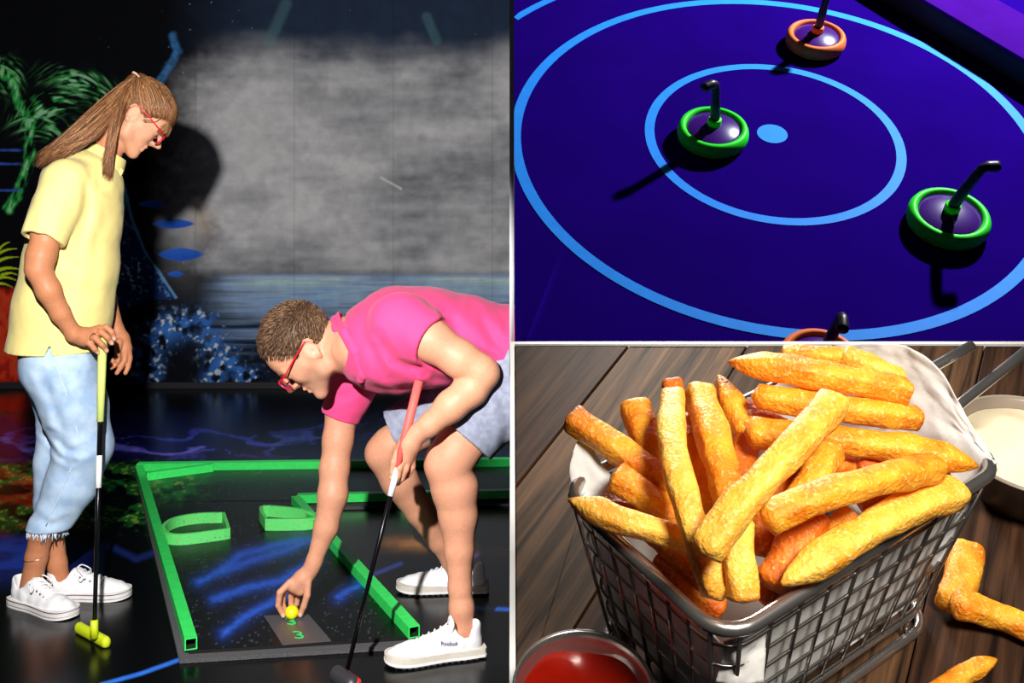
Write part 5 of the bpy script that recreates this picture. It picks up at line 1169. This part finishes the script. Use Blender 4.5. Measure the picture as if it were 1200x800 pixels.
# pink polo
M_pink = mat('pink_pique', lin(222, 62, 122), rough=0.85, var=0.03, scale=40, bump=0.22, bscale=900, sheen=.1)
S = SDF(.0045)
S.chain(Mf.L([(440, 405, 0, 46, 1.3), (450, 402, 0, 55, 1.38), (467, 396, 0, 58, 1.34), (505, 394, 0, 56, 1.30), (548, 396, 0, 47, 1.45), (592, 406, 0, 46, 1.5), (640, 424, 0, 48, 1.45)]), .03, Mf.d)
s1 = sleeve(S, Mf, (470, 380, -62), (505, 399, -82), 36, 27); s2 = sleeve(S, Mf, (426, 424, 56), (399, 488, 58), 32, 23)
S.disp(folds(.005, 9, 42)); S.disp(folds(.0016, 26, 44))
for pts, wd, dp in (([(444, 380), (460, 410), (492, 424)], 4, .007), ([(520, 360), (545, 400), (570, 412)], 5, .006), ([(552, 358), (572, 390), (590, 400)], 5, .006), ([(500, 430), (530, 440), (560, 425)], 4, .005), ([(425, 440), (455, 448), (495, 446)], 5, .006), ([(440, 400), (450, 430), (470, 442)], 5, .005), ([(585, 360), (590, 385)], 4, .004), ([(384, 478), (400, 470), (412, 466)], 4, .004)): S.disp(crease(Mf, pts, wd, dp))
S.shell(.0125)
hp = Mf(606, 404, 0); hn = (Mf.r*.97-Vector((0, 0, 1))*.22).normalized(); S.fn(lambda X, Y, Z: (X-hp.x)*hn.x+(Y-hp.y)*hn.y+(Z-hp.z)*hn.z, np.array(hp)-[.05, .4, .3], np.array(hp)+[.4, .4, .3], 0, 'i')
for (A, B, ax), rr_ in zip((s1, s2), (23.2, 19.5)): S.rc(B-ax*.035, B+ax*.05, rr_*ms, rr_*ms, 0, op='s')
S.rc(Mf(414, 410, 0), Mf(380, 398, 0), 33*ms, 38*ms, .004, op='s', n=Mf.d, q=1.05)
pshirt = adopt(S.obj('polo_shirt', M_pink), man)
S = SDF(.0035); collar_ring(S, Mf(410, 406, 0), (Mf.r*-.84-Vector((0, 0, 1))*.50), 37*ms, 10*ms, .0050, Mf.d, 1.06); o = S.obj('collar', M_pink); o.parent = pshirt
S = SDF(.003); S.chain(Mf.L([(393, 375, -8, 6), (404, 389, -45, 6.5), (416, 411, -58, 7), (426, 437, -55, 7.5), (423, 444, -52, 5)]), .004, Mf.d, ); o = S.obj('collar_flap', M_pink); o.parent = pshirt
for x, y in ((423, 440), (432, 452)):
    p = Mf(x, y, -34); o = lathe('button', [(.001, .003), (.0035, .003), (.0045, .001), (.0045, -.002), (.001, -.002)], M_pink, basis(p, Mf.r, Vector((0, 0, 1)), -Mf.d), None, 12); o.parent = pshirt
A, B, ax = s1; fr_ = frame_of(ax); o = tube('sleeve_hem', [B-ax*.012+(fr_[0]*math.cos(t)+fr_[1]*math.sin(t))*(27.4*ms) for t in [2*math.pi*i/28 for i in range(28)]], .0022, M_pink, None, 6, True); o.parent = pshirt
# shorts
M_short = mat('grey_chambray', lin(126, 132, 152), rough=.85, col2=lin(146, 152, 170), scale=60, bump=.25, bscale=800)
S = SDF(.0045)
S.chain(Mf.L([(596, 412, 0, 40, 1.5), (618, 428, 0, 52, 1.45)]), .03, Mf.d)
def leg_cut(S, pts, k):
    L_ = Mf.L(pts); B = L_[-1][0]; ax = (B-L_[-2][0]).normalized(); S.chain(L_[:-1]+[(B+ax*.03, L_[-1][1])], k, cut=(tuple(B), tuple(ax))); return B, ax, L_[-1][1]
l1 = leg_cut(S, [(612, 432, -36, 50), (580, 470, -44, 43), (546, 512, -49, 36)], .03); l2 = leg_cut(S, [(606, 430, 40, 46), (540, 466, 54, 38), (463, 507, 64, 29)], .02)
S.disp(folds(.004, 11, 52))
for pts, wd, dp in (([(540, 470), (560, 490), (575, 520)], 4, .005), ([(575, 440), (585, 480), (580, 520)], 5, .005), ([(490, 470), (510, 480), (520, 500)], 4, .004), ([(470, 480), (500, 476), (530, 462)], 4, .004)): S.disp(crease(Mf, pts, wd, dp))
S.shell(.0125)
for B, ax, r_ in (l1, l2): S.rc(B-ax*.05, B+ax*.06, r_-.011, r_-.011, 0, op='s')
shorts = adopt(S.obj('shorts', M_short), man)
for (B, ax, r_), rr_ in ((l1, 1.0), (l2, 1.0)):
    fr_ = frame_of(ax)
    for dd in (.004, .030): o = tube('hem_stitching', [B-ax*dd+(fr_[0]*math.cos(t)+fr_[1]*math.sin(t))*(r_+.0005) for t in [2*math.pi*i/36 for i in range(36)]], .0022 if dd < .01 else .0014, M_short, None, 5, True); o.parent = shorts
# hair: short, spiky at the crown
mt = [lin(98, 70, 48), lin(78, 55, 39), lin(116, 86, 60), lin(64, 46, 33), lin(142, 110, 80)]
o_, fw_, up_, lt_ = HM
S = SDF(.004); k_ = 1.09
S.ell(mP(.000, .056, 0), (fw_, up_, lt_), [.099*k_, .086*k_, .077*k_], 0)
cutp = mP(.066, .075, 0); cn = (fw_*.86-up_*.50).normalized(); S.fn(lambda X, Y, Z: (X-cutp.x)*cn.x+(Y-cutp.y)*cn.y+(Z-cutp.z)*cn.z, np.array(cutp)-.25, np.array(cutp)+.25, 0, 'i')
ep = mP(.0, .0, 0); en = -(up_*.97-fw_*.24*-1*-1).normalized(); S.fn(lambda X, Y, Z: (X-ep.x)*en.x+(Y-ep.y)*en.y+(Z-ep.z)*en.z, np.array(ep)-.25, np.array(ep)+.25, 0, 'i')
for z in (-1, 1): S.ell(mP(-.004, .002, z*.080), (fw_, up_, lt_), [.024, .040, .026], .004, 's'); S.ell(mP(.062, .028, z*.070), (fw_, up_, lt_), [.030, .030, .030], .004, 's')
mh = adopt(S.obj('hair', M_hair, None, lambda v: np.array(lin(74, 52, 36))*(.7+.6*fbm(v[:, 0]*60, v[:, 1]*60, v[:, 2]*60, seed=9))[:, None]), man)
it = []; hc2 = mP(.0, .056, 0)
while len(it) < 5200:
    a, b = random.uniform(0, 6.283), math.acos(random.uniform(-1, 1)); d_ = Vector((math.sin(b)*math.cos(a), math.cos(b), math.sin(b)*math.sin(a)))
    x, y, z = d_.x*.099*k_, .056*k_+d_.y*.086*k_, d_.z*.077*k_
    if (x-.066*k_)*.86-(y-.075*k_)*.5 > -.002 or y < (.005 if x > -.03 else -.012): continue
    if abs(z) > .05 and ((x+.004)/.026)**2+((y-.002)/.042)**2 < 1: continue
    if abs(z) > .045 and ((x-.062)/.030)**2+((y-.028)/.030)**2 < 1: continue
    nrm = (fw_*d_.x+up_*d_.y+lt_*d_.z).normalized(); p = o_+fw_*x+up_*y+lt_*z; topf = max(0, d_.y)
    comb = (fw_*(.9-.3*topf)+up_*(-.5*(1-topf)+.15*topf)+lt_*random.uniform(-.3, .3)); tl_ = comb-nrm*comb.dot(nrm); ln_ = .016+.020*topf+random.uniform(-.004, .008)
    it.append([p-nrm*.002, p+nrm*(.003+.007*topf*random.random())+tl_*ln_*.5, p+nrm*(.002+.014*topf*random.uniform(.1, 1.2))+tl_*ln_])
strands('short_strands', it, mt, mh, .0013, 3, 12)
# shoes
mn, Mn, sn = shoe(on_z(566, 766), on_z(461, 778), 'runner', man, .275); mfs, Mfs, sfs = shoe(on_z(571, 693), on_z(462, 692), 'runner', man, .295)
for M_, s_, par in ((Mn, sn, mn),):
    side = M_ @ Vector((.105*s_, .0350, .056)); xd = (M_.to_3x3() @ Vector((-1, 0, -.12))).normalized(); zd = (M_.to_3x3() @ Vector((0, .93, .37))).normalized(); xd = (xd-zd*xd.dot(zd)).normalized(); yd = zd.cross(xd)
    text_obj('lettering', 'Reebok', .016, basis(side, xd, yd, zd), M_inkp, par, .0006)
    tp = M_ @ Vector((.1035*s_, .004, .096)); zd = (M_.to_3x3() @ Vector((.75, .35, .55))).normalized(); xd = (M_.to_3x3() @ Vector((-.3, .9, 0))).normalized(); xd = (-(xd-zd*xd.dot(zd))).normalized(); yd = zd.cross(xd)
    mesh_obj('tongue_emblem', [tp+zd*.003+xd*a_+yd*b_ for a_, b_ in ((-.006, -.002), (.000, -.003), (-.002, .006))], [(0, 1, 2)], M_inkr, par)
# ------------------------------------------------------------------ putters and ball
M_lime = mat('lime_plastic', lin(196, 214, 30), rough=.4, var=.04, scale=60); M_limeg = mat('lime_grip', lin(200, 216, 116), rough=.6, bump=.2, bscale=300)
M_shaft = mat('black_shaft', lin(22, 22, 26), rough=.22, metal=.6); M_lab = mat('white_shaft_label', (.8, .8, .8), rough=.4); M_coral = mat('coral_grip', lin(232, 96, 88), rough=.6, bump=.2, bscale=300)
M_putg = mat('dark_putter_head', lin(48, 48, 52), rough=.45); M_putr = mat('red_putter_face', lin(205, 34, 38), rough=.4)
hb = on_z(108, 757); ptop = Wf(120.5, 391, -64); pbot = hb+Vector((0, 0, .045))+Vector((0.006, .0, 0))
pt = empty('golf_putter', hb); tag(pt, 'putter with a lime green grip and head held by the person in yellow', 'putter', 'golf putters')
def seg_on(a, b, t0, t1): return [a.lerp(b, t0), a.lerp(b, (t0+t1)/2), a.lerp(b, t1)]
adopt(tube('grip', seg_on(ptop, pbot, 0, .31), [.0135, .0125, .0100], M_limeg, None, 12), pt)
adopt(tube('shaft', seg_on(ptop, pbot, .30, 1), [.0085, .0066, .0060], M_shaft, None, 10), pt)
adopt(tube('shaft_label', seg_on(ptop, pbot, .425, .535), .0088, M_lab, None, 10), pt)
adopt(tube('hosel', [pbot+Vector((0, 0, .03)), pbot-Vector((0, 0, .02))], [.0105, .012], M_lime, None, 12), pt)
def putter_head(px0, py0, px1, py1, m, par, wd=.018, hh=.034):
    a, b = on_z(px0, py0), on_z(px1, py1); ax = (b-a); S = SDF(.003); u = Vector((0, 0, 1)); dn = ax.normalized().cross(u)
    S.rc(a+u*wd, b+u*wd, wd, wd, 0, n=u, q=hh/wd*.6); S.fn(lambda X, Y, Z: (.0012-Z)+X*0+Y*0, np.array(a)-.3, np.array(a)+.3, 0, 'i'); return adopt(S.obj('putter_head', m), par), a, b, dn
putter_head(93, 741, 124, 758, M_lime, pt, .0135, .030)
h2 = on_z(404, 801); p2 = empty('golf_putter', h2); tag(p2, 'putter with a coral grip and red faced head held by the person in pink', 'putter', 'golf putters')
gt, gb = Mf(491, 446, -78), h2+Vector((.006, 0, .035))
adopt(tube('grip', seg_on(gt, gb, 0, .31), [.0125, .0125, .0105], M_coral, None, 12), p2); adopt(tube('shaft', seg_on(gt, gb, .30, 1), [.0085, .0066, .0060], M_shaft, None, 10), p2)
adopt(tube('shaft_label', seg_on(gt, gb, .31, .41), .0092, M_lab, None, 10), p2)
hd, a, b, dn = putter_head(396, 800, 412, 812, M_putg, p2, .022, .040)
S = SDF(.003); S.rc(a+Vector((.018, 0, .022)), b+Vector((.018, 0, .022)), .017, .017, 0, n=Vector((1, 0, 0)), q=.5); o = S.obj('face_insert', M_putr); o.parent = hd; o.matrix_parent_inverse = Matrix.Identity(4); hd_inv = hd.matrix_parent_inverse.copy(); hd.matrix_parent_inverse = hd_inv; adopt(o, hd); o.matrix_parent_inverse = Matrix.Identity(4)
# golf ball with dimples
bm = bmesh.new(); bmesh.ops.create_icosphere(bm, subdivisions=5, radius=.0205)
bc_ = Mf(342, 718.5, 0); bc_ = on_z(342, 726, LZ); bc_ = Vector((bc_.x, bc_.y, LZ+.0025+.0205))
gs = []; n_ = 180
for i in range(n_):
    z = 1-2*(i+.5)/n_; a = i*2.399963; gs.append(Vector((math.sqrt(1-z*z)*math.cos(a), math.sqrt(1-z*z)*math.sin(a), z)))
G_ = np.array([list(g) for g in gs])
for v_ in bm.verts:
    d_ = np.array(v_.co.normalized()); m_ = float((G_@d_).max()); ang = math.acos(min(1, m_)); v_.co *= 1-.02*max(0, 1-(ang/.115)**2)
o = bm_obj('golf_ball', bm, mat('yellow_ball', lin(236, 226, 20), rough=.35, spec=.5), None, True); o.location = bc_; tag(o, 'small yellow dimpled golf ball between the fingers on the steel plate', 'golf ball')
